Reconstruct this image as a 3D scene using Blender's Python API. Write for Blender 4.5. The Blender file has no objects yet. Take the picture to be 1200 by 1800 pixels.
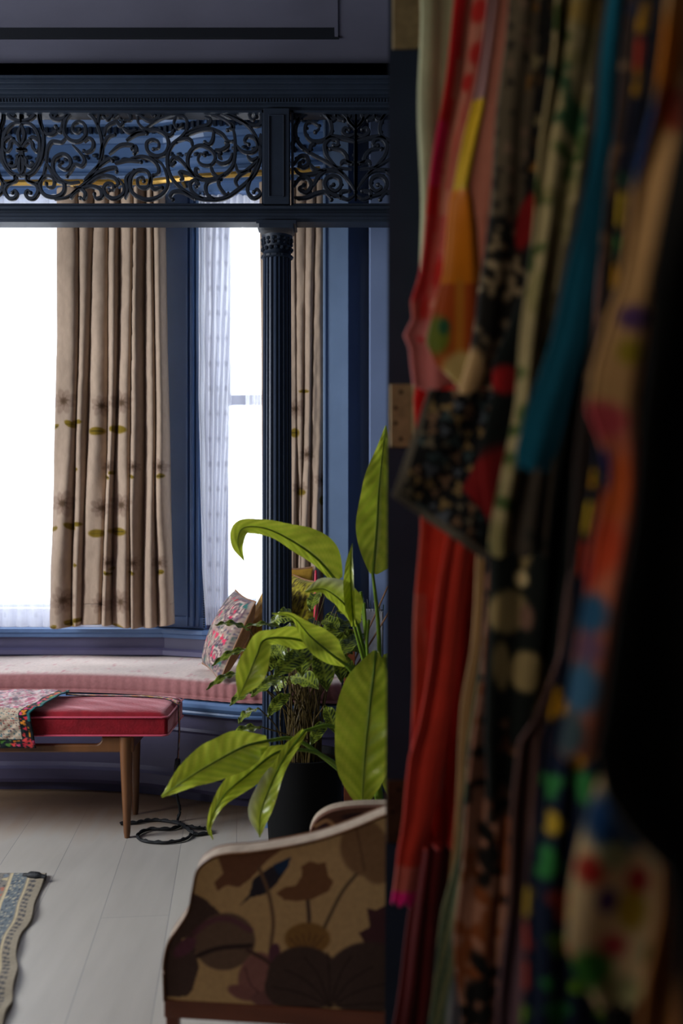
import bpy, math, random
import numpy as np
from mathutils import Vector

sc = bpy.context.scene
COL = sc.collection
random.seed(7)
FPX, CX, CY, CH = 1750.0, 600.0, 900.0, 1.14

# ---------------------------------------------------------------- camera, sky, light, exposure
cam_d = bpy.data.cameras.new('camera'); cam = bpy.data.objects.new('camera', cam_d); COL.objects.link(cam)
cam.location = (0, 0, CH); cam.rotation_euler = (math.pi/2, 0, 0)
cam_d.sensor_fit = 'VERTICAL'; cam_d.sensor_height = 36; cam_d.sensor_width = 24; cam_d.lens = 35
cam_d.clip_start = 0.05
cam_d.dof.use_dof = True; cam_d.dof.focus_distance = 3.6; cam_d.dof.aperture_fstop = 1.9
sc.camera = cam
w = bpy.data.worlds.new('overcast_sky'); sc.world = w; w.use_nodes = True
bg = w.node_tree.nodes['Background']; bg.inputs[0].default_value = (0.90, 0.95, 1.0, 1); bg.inputs[1].default_value = 3.4
vs = sc.view_settings; vs.view_transform = 'Standard'; vs.look = 'None'; vs.gamma = 1; vs.use_curve_mapping = False
vs.exposure = 0.55
sc.cycles.max_bounces = 8; sc.cycles.transparent_max_bounces = 24
def area(name, loc, rot, sx, sy, energy, col=(1, 1, 1), portal=False):
    l = bpy.data.lights.new(name, 'AREA'); l.shape = 'RECTANGLE'; l.size = sx; l.size_y = sy; l.energy = energy; l.color = col
    o = bpy.data.objects.new(name, l); COL.objects.link(o); o.location = loc; o.rotation_euler = rot
    if portal: l.cycles.is_portal = True
    return o
H = math.pi/2
area('daylight_bay', (-1.385, 4.80, 1.6), (-H, 0, 0), 1.4, 2.2, 1, portal=True)
area('daylight_bay_right', (-0.36, 4.72, 1.6), (-H, 0, math.radians(-6)), 0.75, 2.2, 1, portal=True)
area('daylight_side', (-3.16, 2.75, 1.65), (0, -H, 0), 2.0, 1.75, 1, portal=True)
area('window_light_side', (-3.02, 2.55, 1.65), (0, -H, 0), 1.5, 1.0, 62, (0.93, 0.96, 1.0))
area('garment_fill_light', (-1.25, 0.45, 1.75), (0, -H, 0), 0.6, 0.8, 7.0, (1.0, 0.9, 0.76))  # unseen fill light added to brighten the garments, no fixture

# ---------------------------------------------------------------- helpers
def lin(c):
    c = np.asarray(c, float)/255.0
    return np.where(c <= 0.04045, c/12.92, ((c+0.055)/1.055)**2.4)
def P(x, y, d): return np.array([(x-CX)*d/FPX, d, CH-(y-CY)*d/FPX])
def FL(x, y, z=0.0):
    d = (CH-z)*FPX/(y-CY); return np.array([(x-CX)*d/FPX, d, z])
def link(o, parent=None):
    COL.objects.link(o)
    if parent is not None: o.parent = parent
    return o
def mesh_obj(name, V, F, mat, parent=None, smooth=False, col=None):
    me = bpy.data.meshes.new(name); me.from_pydata([tuple(map(float, v)) for v in V], [], [tuple(int(i) for i in f) for f in F])
    if smooth: me.polygons.foreach_set('use_smooth', [True]*len(me.polygons))
    if col is not None:
        a = me.color_attributes.new('pattern', 'FLOAT_COLOR', 'POINT')
        c = np.ones((len(V), 4)); c[:, :3] = lin(np.asarray(col).reshape(-1, 3)); a.data.foreach_set('color', c.ravel())
    me.materials.append(mat); me.update()
    o = bpy.data.objects.new(name, me); return link(o, parent)
class MB:
    def __init__(s): s.V = []; s.F = []
    def add(s, V, F):
        n = len(s.V); s.V += [tuple(map(float, v)) for v in V]; s.F += [tuple(i+n for i in f) for f in F]; return s
    def box(s, a, b):
        x0, y0, z0 = a; x1, y1, z1 = b
        return s.add([(x0,y0,z0),(x1,y0,z0),(x1,y1,z0),(x0,y1,z0),(x0,y0,z1),(x1,y0,z1),(x1,y1,z1),(x0,y1,z1)],
              [(0,3,2,1),(4,5,6,7),(0,1,5,4),(1,2,6,5),(2,3,7,6),(3,0,4,7)])
    def seg(s, p, q, y0off, y1off, z0, z1):   # upright box along plan segment p-q, offsets along its normal away from room
        p = np.array(p, float); q = np.array(q, float); t = (q-p)/np.linalg.norm(q-p); n = np.array([-t[1], t[0]])
        a, b, c, d = p+n*y0off, q+n*y0off, q+n*y1off, p+n*y1off
        return s.add([(*a,z0),(*b,z0),(*c,z0),(*d,z0),(*a,z1),(*b,z1),(*c,z1),(*d,z1)],
              [(0,3,2,1),(4,5,6,7),(0,1,5,4),(1,2,6,5),(2,3,7,6),(3,0,4,7)])
    def lathe(s, c, prof, n=32, flute=None):
        V = []; m = len(prof)
        for (r, z) in prof:
            for k in range(n):
                a = 2*math.pi*k/n; rr = r*(flute(a, z) if flute else 1)
                V.append((c[0]+rr*math.cos(a), c[1]+rr*math.sin(a), c[2]+z))
        F = [(i*n+k, i*n+(k+1) % n, (i+1)*n+(k+1) % n, (i+1)*n+k) for i in range(m-1) for k in range(n)]
        F.append(tuple(range(n-1, -1, -1))); F.append(tuple((m-1)*n+k for k in range(n)))
        return s.add(V, F)
    def tube(s, pts, r, n=8, flat=None, nrm=None):
        pts = np.asarray(pts, float); m = len(pts); r = np.broadcast_to(np.asarray(r, float), (m,))
        T = np.gradient(pts, axis=0); T /= np.linalg.norm(T, axis=1)[:, None]+1e-9
        up = np.array([0, 0, 1.0]) if nrm is None else np.array(nrm, float)
        V = []
        for i in range(m):
            a = np.cross(T[i], up)
            if np.linalg.norm(a) < 1e-3: a = np.cross(T[i], [0, 1, 0.1])
            a /= np.linalg.norm(a); b = np.cross(a, T[i])
            for k in range(n):
                t = 2*math.pi*(k+.5)/n
                ct, sn = math.cos(t), math.sin(t)
                if flat is not None: ct, sn = math.copysign(abs(ct)**.45, ct), math.copysign(abs(sn)**.45, sn)
                V.append(pts[i]+a*ct*r[i]+b*sn*(r[i] if flat is None else flat))
        F = [(i*n+k, i*n+(k+1) % n, (i+1)*n+(k+1) % n, (i+1)*n+k) for i in range(m-1) for k in range(n)]
        F.append(tuple(range(n-1, -1, -1))); F.append(tuple((m-1)*n+k for k in range(n)))
        return s.add(V, F)
    def ball(s, c, r, n=8, sq=(1, 1, 1)):
        V = [(c[0], c[1], c[2]+r*sq[2])]; m = n//2
        for i in range(1, m):
            for k in range(n):
                a = math.pi*i/m; b = 2*math.pi*k/n
                V.append((c[0]+r*sq[0]*math.sin(a)*math.cos(b), c[1]+r*sq[1]*math.sin(a)*math.sin(b), c[2]+r*sq[2]*math.cos(a)))
        V.append((c[0], c[1], c[2]-r*sq[2])); F = [(0, 1+k, 1+(k+1) % n) for k in range(n)]
        for i in range(m-2):
            for k in range(n): F.append((1+i*n+k, 1+(i+1)*n+k, 1+(i+1)*n+(k+1) % n, 1+i*n+(k+1) % n))
        L = len(V)-1; b0 = 1+(m-2)*n
        F += [(L, b0+(k+1) % n, b0+k) for k in range(n)]
        return s.add(V, F)
    def loft(s, path, prof, closed=True):  # sweep profile [(offset toward room, z)] along plan path
        path = np.asarray(path, float); m = len(path); q = len(prof)
        T = np.gradient(path, axis=0); T /= np.linalg.norm(T, axis=1)[:, None]
        N = np.stack([T[:, 1], -T[:, 0]], 1)
        V = [(path[i, 0]+N[i, 0]*o, path[i, 1]+N[i, 1]*o, z) for i in range(m) for (o, z) in prof]
        F = [(i*q+k, (i+1)*q+k, (i+1)*q+(k+1) % q, i*q+(k+1) % q) for i in range(m-1) for k in range(q if closed else q-1)]
        if closed: F.append(tuple(range(q))); F.append(tuple((m-1)*q+k for k in range(q-1, -1, -1)))
        return s.add(V, F)
    def build(s, name, mat, parent=None, smooth=False, bevel=0):
        o = mesh_obj(name, s.V, s.F, mat, parent, smooth)
        if bevel:
            b = o.modifiers.new('bevel', 'BEVEL'); b.width = bevel; b.segments = 2; b.limit_method = 'ANGLE'
        if smooth:
            try: o.data.set_sharp_from_angle(angle=math.radians(50))
            except Exception: pass
        return o
def grid_obj(name, G, mat, parent=None, col=None, thick=0.0, smooth=True, offset=0):
    G = np.asarray(G, float); n, m = G.shape[:2]
    idx = np.arange(n*m).reshape(n, m)
    F = np.stack([idx[:-1, :-1], idx[1:, :-1], idx[1:, 1:], idx[:-1, 1:]], -1).reshape(-1, 4)
    o = mesh_obj(name, G.reshape(-1, 3), F, mat, parent, smooth, None if col is None else np.asarray(col).reshape(-1, 3))
    if thick:
        md = o.modifiers.new('thickness', 'SOLIDIFY'); md.thickness = thick; md.offset = offset
    return o
def empty(name, loc=(0, 0, 0)):
    o = bpy.data.objects.new(name, None); o.empty_display_size = .05; link(o); o.location = loc; return o
def tag(o, label=None, cat=None, group=None, kind=None):
    for k, v in (('label', label), ('category', cat), ('group', group), ('kind', kind)):
        if v: o[k] = v
    return o
def keep(o, root):   # parent without moving (root at its own base)
    o.parent = root; o.matrix_parent_inverse = root.matrix_basis.inverted(); return o
def thing(name, label, cat, loc=(0, 0, 0), group=None):
    return tag(empty(name, loc), label, cat, group)
def adopt(root, *parts):
    for p in parts: keep(p, root)
def struct(o): return tag(o, kind='structure')
def cr(pts, n=8):      # Catmull-Rom
    p = np.asarray(pts, float)
    if len(p) < 3: t = np.linspace(0, 1, n+1)[:, None]; return p[0]*(1-t)+p[-1]*t
    q = np.vstack([2*p[0]-p[1], p, 2*p[-1]-p[-2]]); out = []
    for i in range(len(p)-1):
        a, b, c, d = q[i:i+4]
        for t in np.linspace(0, 1, n, endpoint=False):
            out.append(.5*((2*b)+(-a+c)*t+(2*a-5*b+4*c-d)*t*t+(-a+3*b-3*c+d)*t**3))
    out.append(p[-1]); return np.array(out)
def interp(tab, y):
    t = np.asarray(tab, float); return np.interp(y, t[:, 0], t[:, 1])
def smooth_noise(x, y, seed=0):
    r = np.random.RandomState(seed); s = 0
    for k in range(7):
        a, b, c = r.uniform(-1, 1), r.uniform(-1, 1), r.uniform(0, 6.28); s = s+np.sin(a*x+b*y+c)
    return s/3.5
def mixc(c, target, f):
    f = np.clip(f, 0, 1)[..., None]; return c*(1-f)+np.asarray(target, float)*f
def base(x, c): return np.ones(x.shape+(3,))*np.asarray(c, float)
def sstep(v, w): return np.clip(.5-v/w, 0, 1)       # 1 inside (v<0)
def ell(c, x, y, cx, cy, rx, ry, colr, ang=0, soft=.25, op=1):
    a = math.radians(ang); dx = (x-cx)*math.cos(a)+(y-cy)*math.sin(a); dy = -(x-cx)*math.sin(a)+(y-cy)*math.cos(a)
    return mixc(c, colr, op*sstep(np.sqrt((dx/rx)**2+(dy/ry)**2)-1, soft))
def poly(c, x, y, pts, colr, op=1):
    ins = np.zeros(x.shape, bool); n = len(pts)
    for i in range(n):
        x0, y0 = pts[i]; x1, y1 = pts[(i+1) % n]
        if y0 == y1: continue
        ins ^= ((y0 > y) != (y1 > y)) & (x < (x1-x0)*(y-y0)/(y1-y0)+x0)
    return mixc(c, colr, ins*float(op))
def line(c, x, y, pts, wd, colr, op=1):
    pts = cr(pts, 6); dmin = np.full(x.shape, 1e9)
    for (x0, y0), (x1, y1) in zip(pts[:-1], pts[1:]):
        L = (x1-x0)**2+(y1-y0)**2+1e-9; t = np.clip(((x-x0)*(x1-x0)+(y-y0)*(y1-y0))/L, 0, 1)
        dmin = np.minimum(dmin, np.hypot(x-x0-t*(x1-x0), y-y0-t*(y1-y0)))
    return mixc(c, colr, op*sstep(dmin-wd, wd*.6))
def spots(c, x, y, cell, rad, cols, seed=0, prob=.8, asp=1.0, wob=.35, soft=.35, mask=None):
    gx = np.floor(x/cell).astype(int); gy = np.floor(y/(cell*asp)).astype(int)
    for dx in (-1, 0, 1):
        for dy in (-1, 0, 1):
            i = gx+dx; j = gy+dy; h = (i*73856093 ^ j*19349663 ^ (seed*83492791)) & 0xffffff
            def rnd(k): return ((h*(2*k+1)*2654435761+k*40503) & 0xffff)/65535.0
            cx = (i+.5+.5*(rnd(1)-.5))*cell; cy = (j+.5+.5*(rnd(2)-.5))*cell*asp
            r = rad*(.6+.7*rnd(3)); th = np.arctan2(y-cy, x-cx); d = np.hypot(x-cx, (y-cy)/asp)/(r*(1+wob*np.sin(th*3+rnd(4)*6)))
            f = sstep(d-1, soft)*(rnd(5) < prob)
            if mask is not None: f = f*mask
            ci = (rnd(6)*len(cols)).astype(int) % len(cols); cc = np.asarray(cols, float)[ci]
            c = c*(1-f[..., None])+cc*f[..., None]
    return c

# ---------------------------------------------------------------- materials
def mat(name, color=(128, 128, 128), rough=.6, spec=.4, metal=0, vc=False, noise=0, nscale=20, bump=0, bscale=200, sheen=0, transl=0, coat=0, stretch=None, c2=None):
    m = bpy.data.materials.new(name); m.use_nodes = True; nt = m.node_tree; N = nt.nodes; L = nt.links
    b = N['Principled BSDF']; b.inputs['Roughness'].default_value = rough; b.inputs['Specular IOR Level'].default_value = spec
    b.inputs['Metallic'].default_value = metal; b.inputs['Sheen Weight'].default_value = sheen; b.inputs['Coat Weight'].default_value = coat
    tc = N.new('ShaderNodeTexCoord'); mp = N.new('ShaderNodeMapping'); L.new(tc.outputs['Object'], mp.inputs[0])
    if stretch: mp.inputs['Scale'].default_value = stretch
    if vc: s = N.new('ShaderNodeVertexColor'); s.layer_name = 'pattern'; out = s.outputs['Color']
    else: s = N.new('ShaderNodeRGB'); s.outputs[0].default_value = (*lin(color), 1); out = s.outputs[0]
    if noise:
        nz = N.new('ShaderNodeTexNoise'); nz.inputs['Scale'].default_value = nscale; nz.inputs['Detail'].default_value = 4
        L.new(mp.outputs[0], nz.inputs['Vector'])
        mx = N.new('ShaderNodeMix'); mx.data_type = 'RGBA'; mx.blend_type = 'MIX' if c2 is not None else 'MULTIPLY'
        rr = N.new('ShaderNodeMapRange'); L.new(nz.outputs[0], rr.inputs[0]); rr.inputs[1].default_value = .3; rr.inputs[2].default_value = .7
        if c2 is not None:
            rr.inputs[3].default_value = 0; rr.inputs[4].default_value = noise; L.new(rr.outputs[0], mx.inputs[0]); L.new(out, mx.inputs[6]); mx.inputs[7].default_value = (*lin(c2), 1)
        else:
            rr.inputs[3].default_value = 1-noise; rr.inputs[4].default_value = 1+noise*.5; mx.inputs[0].default_value = 1
            L.new(out, mx.inputs[6]); L.new(rr.outputs[0], mx.inputs[7])
        out = mx.outputs[2]
    L.new(out, b.inputs['Base Color'])
    if bump:
        n2 = N.new('ShaderNodeTexNoise'); n2.inputs['Scale'].default_value = bscale; n2.inputs['Detail'].default_value = 3; L.new(mp.outputs[0], n2.inputs['Vector'])
        bp = N.new('ShaderNodeBump'); bp.inputs['Strength'].default_value = bump; bp.inputs['Distance'].default_value = .004
        L.new(n2.outputs[0], bp.inputs['Height']); L.new(bp.outputs[0], b.inputs['Normal'])
    if transl:
        t = N.new('ShaderNodeBsdfTranslucent'); L.new(out, t.inputs[0]); ms = N.new('ShaderNodeMixShader'); ms.inputs[0].default_value = transl
        L.new(b.outputs[0], ms.inputs[1]); L.new(t.outputs[0], ms.inputs[2]); L.new(ms.outputs[0], N['Material Output'].inputs[0])
    return m
M = dict(
    colm=mat('column_navy_paint', (38, 52, 74), .45, .4, noise=.12, nscale=12, bump=.08, bscale=60),
    blue_lit=mat('blue_paint_lit', (120, 142, 172), .45, .45, noise=.1, nscale=6, bump=.08, bscale=40),  # lighter copy of the blue paint, carries the light on the pilaster
    blue=mat('blue_gloss_paint', (88, 118, 162), .42, .5, noise=.12, nscale=6, bump=.1, bscale=40),
    wains=mat('plum_navy_paint', (80, 76, 108), .42, .5, noise=.15, nscale=5, bump=.08, bscale=40),
    dark=mat('dark_blue_gloss_paint', (28, 37, 50), .5, .32, noise=.15, nscale=15, bump=.1, bscale=60),
    iron=mat('painted_cast_iron', (22, 28, 38), .5, .4, noise=.2, nscale=40, bump=.15, bscale=150),
    black_edge=mat('dark_navy_painted_shade', (10, 14, 22), .6, .3, noise=.1),
    jamb=mat('navy_door_paint', (34, 46, 68), .5, .4, noise=.15, nscale=10, bump=.1, bscale=60),
    ceil=mat('ceiling_slate_paint', (78, 78, 92), .6, .3, noise=.15, nscale=3, bump=.05, bscale=30),
    wall=mat('blue_wall_paint', (112, 128, 160), .6, .3, noise=.1, nscale=4, bump=.05, bscale=60),
    wallA=mat('wardrobe_room_paint', (48, 50, 66), .8, .2, noise=.1, nscale=4),
    sash=mat('white_sash_paint', (214, 220, 238), .4, .5, noise=.05, nscale=10),
    brass=mat('aged_brass', (150, 132, 98), .5, .5, metal=.3, noise=.25, nscale=60, bump=.1, bscale=200),
    bronze=mat('dark_bronze', (80, 56, 40), .5, .5, metal=.6, noise=.25, nscale=60),
    gold=mat('gold_paint', (190, 150, 72), .35, .5, metal=.6, noise=.2, nscale=20),
    screw=mat('screw_dark', (16, 14, 12), .5, .5, metal=.5, noise=.1),
    wood=mat('walnut_wood', (112, 70, 36), .42, .5, noise=.45, nscale=14, stretch=(1, 1, .12), bump=.05, bscale=80),
    mahog=mat('mahogany_wood', (122, 62, 36), .4, .5, noise=.35, nscale=18, stretch=(.15, 1, 1)),
    trim=mat('pale_piping', (160, 142, 124), .6, .4, noise=.2, nscale=60),
    linen=mat('linen_curtain', vc=True, rough=.9, spec=.1, noise=.1, nscale=60, bump=.25, bscale=300, sheen=.1, stretch=(1, 1, .4), transl=.12),
    fabric=mat('printed_fabric', vc=True, rough=.85, spec=.15, noise=.12, nscale=80, bump=.25, bscale=400, sheen=.1),
    cloth=mat('garment_cloth', vc=True, rough=.8, spec=.2, noise=.15, nscale=20, bump=.2, bscale=150, sheen=.15, transl=.1),
    satin=mat('satin_cloth', vc=True, rough=.4, spec=.4, noise=.1, nscale=20, sheen=.1),
    velvet=mat('pink_velvet', (136, 16, 30), .7, .2, noise=.25, nscale=30, bump=.3, bscale=120, sheen=.45),
    piping=mat('pink_piping', (206, 60, 92), .6, .4, noise=.1, sheen=.5),
    chairfab=mat('chair_upholstery', vc=True, rough=.9, spec=.1, noise=.1, nscale=100, bump=.15, bscale=500),
    leaf=mat('leaf_tissue', vc=True, rough=.34, spec=.5, noise=.15, nscale=30, transl=.42, coat=.15),
    calathea=mat('calathea_leaf', vc=True, rough=.3, spec=.5, noise=.15, nscale=30, transl=.25, coat=.1),
    stem=mat('green_stem', (110, 140, 30), .5, .4, noise=.2, nscale=40, transl=.15),
    cstem=mat('brown_stem', (84, 68, 28), .6, .3, noise=.35, nscale=40),
    pot=mat('black_pot_glaze', (8, 8, 9), .8, .15, noise=.2, nscale=30),
    soil=mat('potting_soil', (40, 30, 22), .95, .1, noise=.5, nscale=90, bump=1, bscale=150),
    red=mat('red_stick', (200, 22, 58), .4, .5, noise=.15, nscale=30, sheen=.2),
    blackc=mat('black_cord', (16, 18, 22), .6, .4, noise=.3, nscale=120, bump=.5, bscale=300),
    paper=mat('paper', (206, 204, 206), .8, .2, noise=.2, nscale=40),
    greycard=mat('green_card', (110, 140, 132), .8, .2, noise=.3, nscale=40),
    tanwood=mat('tan_stick', (150, 110, 80), .6, .3, noise=.2, nscale=40),
    ledge=mat('stone_ledge', (150, 160, 178), .8, .2, noise=.2, nscale=15),
)
# glass and sheer cloth
def glass():
    m = bpy.data.materials.new('window_glass'); m.use_nodes = True; N = m.node_tree.nodes; L = m.node_tree.links; N.remove(N['Principled BSDF'])
    t = N.new('ShaderNodeBsdfTransparent'); g = N.new('ShaderNodeBsdfGlossy'); g.inputs['Roughness'].default_value = .02
    x = N.new('ShaderNodeMixShader'); x.inputs[0].default_value = .06; L.new(t.outputs[0], x.inputs[1]); L.new(g.outputs[0], x.inputs[2]); L.new(x.outputs[0], N['Material Output'].inputs[0]); return m
def sheer():
    m = bpy.data.materials.new('sheer_voile'); m.use_nodes = True; N = m.node_tree.nodes; L = m.node_tree.links; N.remove(N['Principled BSDF'])
    v = N.new('ShaderNodeVertexColor'); v.layer_name = 'pattern'
    t = N.new('ShaderNodeBsdfTransparent'); d = N.new('ShaderNodeBsdfDiffuse'); r = N.new('ShaderNodeBsdfTranslucent')
    L.new(v.outputs[0], d.inputs[0]); L.new(v.outputs[0], r.inputs[0])
    a = N.new('ShaderNodeMixShader'); a.inputs[0].default_value = .6; L.new(d.outputs[0], a.inputs[1]); L.new(r.outputs[0], a.inputs[2])
    nz = N.new('ShaderNodeTexNoise'); nz.inputs['Scale'].default_value = 12; mr = N.new('ShaderNodeMapRange'); mr.inputs[3].default_value = .60; mr.inputs[4].default_value = .72
    L.new(nz.outputs[0], mr.inputs[0])
    x = N.new('ShaderNodeMixShader'); L.new(mr.outputs[0], x.inputs[0]); L.new(t.outputs[0], x.inputs[1]); L.new(a.outputs[0], x.inputs[2]); L.new(x.outputs[0], N['Material Output'].inputs[0]); return m
M['glass'] = glass(); M['sheer'] = sheer()
b_ = M['velvet'].node_tree.nodes['Principled BSDF']; b_.inputs['Sheen Weight'].default_value = 1; b_.inputs['Sheen Tint'].default_value = (1, .55, .6, 1); b_.inputs['Sheen Roughness'].default_value = .3
def floor_mat():
    m = bpy.data.materials.new('whitewashed_boards'); m.use_nodes = True; N = m.node_tree.nodes; L = m.node_tree.links; b = N['Principled BSDF']
    tc = N.new('ShaderNodeTexCoord'); mp = N.new('ShaderNodeMapping'); mp.inputs['Rotation'].default_value = (0, 0, math.radians(84)); L.new(tc.outputs['Object'], mp.inputs[0])
    br = N.new('ShaderNodeTexBrick'); br.inputs['Scale'].default_value = 1; br.inputs['Brick Width'].default_value = 1.9; br.inputs['Row Height'].default_value = .19
    br.inputs['Mortar Size'].default_value = .0016; br.inputs['Mortar Smooth'].default_value = .5
    br.inputs['Color1'].default_value = (*lin((182, 176, 166)), 1); br.inputs['Color2'].default_value = (*lin((172, 166, 158)), 1); br.inputs['Mortar'].default_value = (*lin((146, 143, 140)), 1)
    L.new(mp.outputs[0], br.inputs[0])
    nz = N.new('ShaderNodeTexNoise'); nz.inputs['Scale'].default_value = 3; nz.inputs['Detail'].default_value = 6
    m2 = N.new('ShaderNodeMapping'); m2.inputs['Scale'].default_value = (8, 1, 1); L.new(tc.outputs['Object'], m2.inputs[0]); L.new(m2.outputs[0], nz.inputs[0])
    mr = N.new('ShaderNodeMapRange'); mr.inputs[3].default_value = .84; mr.inputs[4].default_value = 1.08; L.new(nz.outputs[0], mr.inputs[0])
    mx = N.new('ShaderNodeMix'); mx.data_type = 'RGBA'; mx.blend_type = 'MULTIPLY'; mx.inputs[0].default_value = 1
    L.new(br.outputs[0], mx.inputs[6]); L.new(mr.outputs[0], mx.inputs[7])
    # boards turn brown towards the window seat, edge broken up by noise
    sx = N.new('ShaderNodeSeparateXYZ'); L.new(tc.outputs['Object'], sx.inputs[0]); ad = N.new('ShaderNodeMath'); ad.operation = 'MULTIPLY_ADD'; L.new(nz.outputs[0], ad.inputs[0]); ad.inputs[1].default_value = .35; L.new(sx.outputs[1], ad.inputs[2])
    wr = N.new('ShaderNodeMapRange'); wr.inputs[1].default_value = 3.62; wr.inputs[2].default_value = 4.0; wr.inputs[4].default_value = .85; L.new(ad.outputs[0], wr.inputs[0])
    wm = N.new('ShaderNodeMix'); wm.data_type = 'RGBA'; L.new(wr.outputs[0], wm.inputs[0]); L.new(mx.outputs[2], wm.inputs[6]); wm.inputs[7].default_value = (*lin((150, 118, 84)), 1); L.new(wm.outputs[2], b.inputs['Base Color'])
    b.inputs['Roughness'].default_value = .42; b.inputs['Specular IOR Level'].default_value = .4
    bp = N.new('ShaderNodeBump'); bp.inputs['Strength'].default_value = .2; bp.inputs['Distance'].default_value = .002; L.new(br.outputs[1], bp.inputs['Height']); bp.invert = True; L.new(bp.outputs[0], b.inputs['Normal'])
    return m
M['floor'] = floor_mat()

# ---------------------------------------------------------------- room shell
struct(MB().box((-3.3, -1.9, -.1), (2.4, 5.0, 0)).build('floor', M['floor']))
CZ = 2.79
c = MB()    # ceiling with a sunk panel whose far and right edges show
X0, X1, Y0, Y1 = -2.4, -.02, 2.2, 3.46
c.box((-3.3, 1.85, CZ), (2.4, Y0, CZ+.15)); c.box((-3.3, Y1, CZ), (2.4, 3.74, CZ+.15)); c.box((-3.3, Y0, CZ), (X0, Y1, CZ+.15)); c.box((X1, Y0, CZ), (2.4, Y1, CZ+.15))
c.box((X0, Y0, CZ+.028), (X1, Y1, CZ+.15))
cl = struct(c.build('ceiling', M['ceil']))
g = MB(); g.box((X0, Y1-.012, CZ-.006), (X1+.012, Y1+.004, CZ+.03)); keep(MB().box((X1-.004, Y0, CZ-.004), (X1+.008, Y1, CZ+.03)).build('panel_edge', M['ceil']), cl)
keep(g.build('panel_moulding', M['black_edge']), cl)
struct(MB().box((-3.3, -1.9, 2.6), (2.4, 1.85, 2.7)).build('ceiling', M['wallA']))
BZ = 3.0
struct(MB().box((-2.9, 3.6, BZ), (.6, 4.9, BZ+.1)).build('ceiling', M['ceil']))
# side walls
o = MB(); o.box((-3.1, 1.85, 0), (-3.0, 3.8, .85)); o.box((-3.1, 1.85, 2.45), (-3.0, 3.8, CZ+.1)); o.box((-3.1, 1.85, .85), (-3.0, 1.98, 2.45)); o.box((-3.1, 3.52, .85), (-3.0, 3.8, 2.45))
struct(o.build('wall_left', M['wall']))
w3 = MB(); w3.box((-3.09, 1.98, .85), (-3.04, 2.04, 2.45)); w3.box((-3.09, 3.46, .85), (-3.04, 3.52, 2.45)); w3.box((-3.09, 2.04, .85), (-3.04, 3.46, .91)); w3.box((-3.09, 2.04, 2.39), (-3.04, 3.46, 2.45)); w3.box((-3.09, 2.72, .91), (-3.04, 2.77, 2.39))
w3 = struct(w3.build('window_3', M['sash'])); keep(MB().box((-3.075, 2.04, .91), (-3.07, 3.46, 2.39)).build('pane', M['glass']), w3)
struct(MB().box((2.3, 1.85, 0), (2.4, 3.8, CZ+.1)).build('wall_right', M['wall']))
# wall between camera room and the sitting room: doorway left of the jamb
o = MB(); o.box((.135, 1.76, 0), (2.4, 1.86, 2.79)); o.box((-3.1, 1.76, 0), (-.95, 1.86, 2.79)); o.box((-.95, 1.76, 2.3), (.135, 1.86, 2.79))
struct(o.build('wall_front', M['wallA']))
o = MB(); o.box((-3.2, -1.9, 0), (-3.1, 1.86, 2.6)); struct(o.build('wall_camera_left', M['wallA']))
o = MB(); o.box((1.3, -1.9, 0), (1.4, 1.76, 2.6)); struct(o.build('wall_camera_right', M['wallA']))
o = MB(); o.box((-3.2, -2.0, 0), (1.4, -1.9, 2.6)); struct(o.build('wall_back', M['wallA']))
# door jamb with hinges (very slightly out of plumb, as in the photo)
def lean(V): return [(x+(-.0075*(2.04-z)/1.9 if x < .12 else 0), y, z) for (x, y, z) in V]
jm = MB().add([(.083,1.745,0),(.160,1.745,0),(.160,1.87,0),(.0905,1.87,0),(.083,1.745,2.3),(.160,1.745,2.3),(.160,1.87,2.3),(.0905,1.87,2.3)], [(0,3,2,1),(4,5,6,7),(0,1,5,4),(1,2,6,5),(2,3,7,6),(3,0,4,7)]); jm.V = lean(jm.V)
dj = struct(jm.build('door_1', M['jamb']))
for (y0, y1, mt, xa, xb, holes) in ((-40, 85, 'brass', 690, 735, ()), (675, 786, 'brass', 685, 724, ((.5, .13), (.26, .38), (.26, .62), (.5, .87))), (1372, 1482, 'bronze', 679, 722, ((.5, .15), (.26, .5), (.5, .85)))):
    d = 1.739; a = P(xa, y1, d); b = P(xb, y0, d)
    h = MB().box((a[0], d, a[2]), (b[0], d+.006, b[2])).build('hinge', M[mt], bevel=.0015); keep(h, dj)
    kn = MB(); kn.lathe((b[0]+.004, d-.002, a[2]), [(.0045, 0), (.0045, b[2]-a[2])], 10)
    keep(kn.build('hinge_pin', M[mt]), h)
    for (u, v) in holes:
        s = MB(); px = a[0]+(b[0]-a[0])*u; pz = b[2]+(a[2]-b[2])*v
        s.ball((px, d-.0002, pz), .0036, 10, (1, .25, 1)); keep(s.build('screw', M['screw']), h)

# bay wall: plan path of the inner face, left to right
BAY = [(-2.75, 3.74), (-2.72, 4.12), (-2.45, 4.36), (-2.20, 4.44), (-1.99, 4.52), (-.80, 4.50), (-.605, 4.42), (-.075, 4.36)]
def densify(path, n=6):
    out = []
    for a, b in zip(path[:-1], path[1:]):
        for t in np.linspace(0, 1, n, endpoint=False): out.append((a[0]+(b[0]-a[0])*t, a[1]+(b[1]-a[1])*t))
    out.append(path[-1]); return out
ZS, ZT = .612, 2.56
o = MB(); hd = MB()
for a, b in zip(BAY[:-1], BAY[1:]):
    o.seg(a, b, 0, .18, 0, ZS); hd.seg(a, b, 0, .18, ZT, BZ)
for a, b in ((BAY[0], BAY[1]), (BAY[1], BAY[2]), (BAY[2], BAY[3]), (BAY[3], BAY[4])): o.seg(a, b, 0, .18, ZS, ZT)
o.seg((-.84, 4.503), (-.80, 4.50), 0, .18, ZS, ZT); o.seg((-.80, 4.50), (-.605, 4.42), 0, .18, ZS, ZT)
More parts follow.
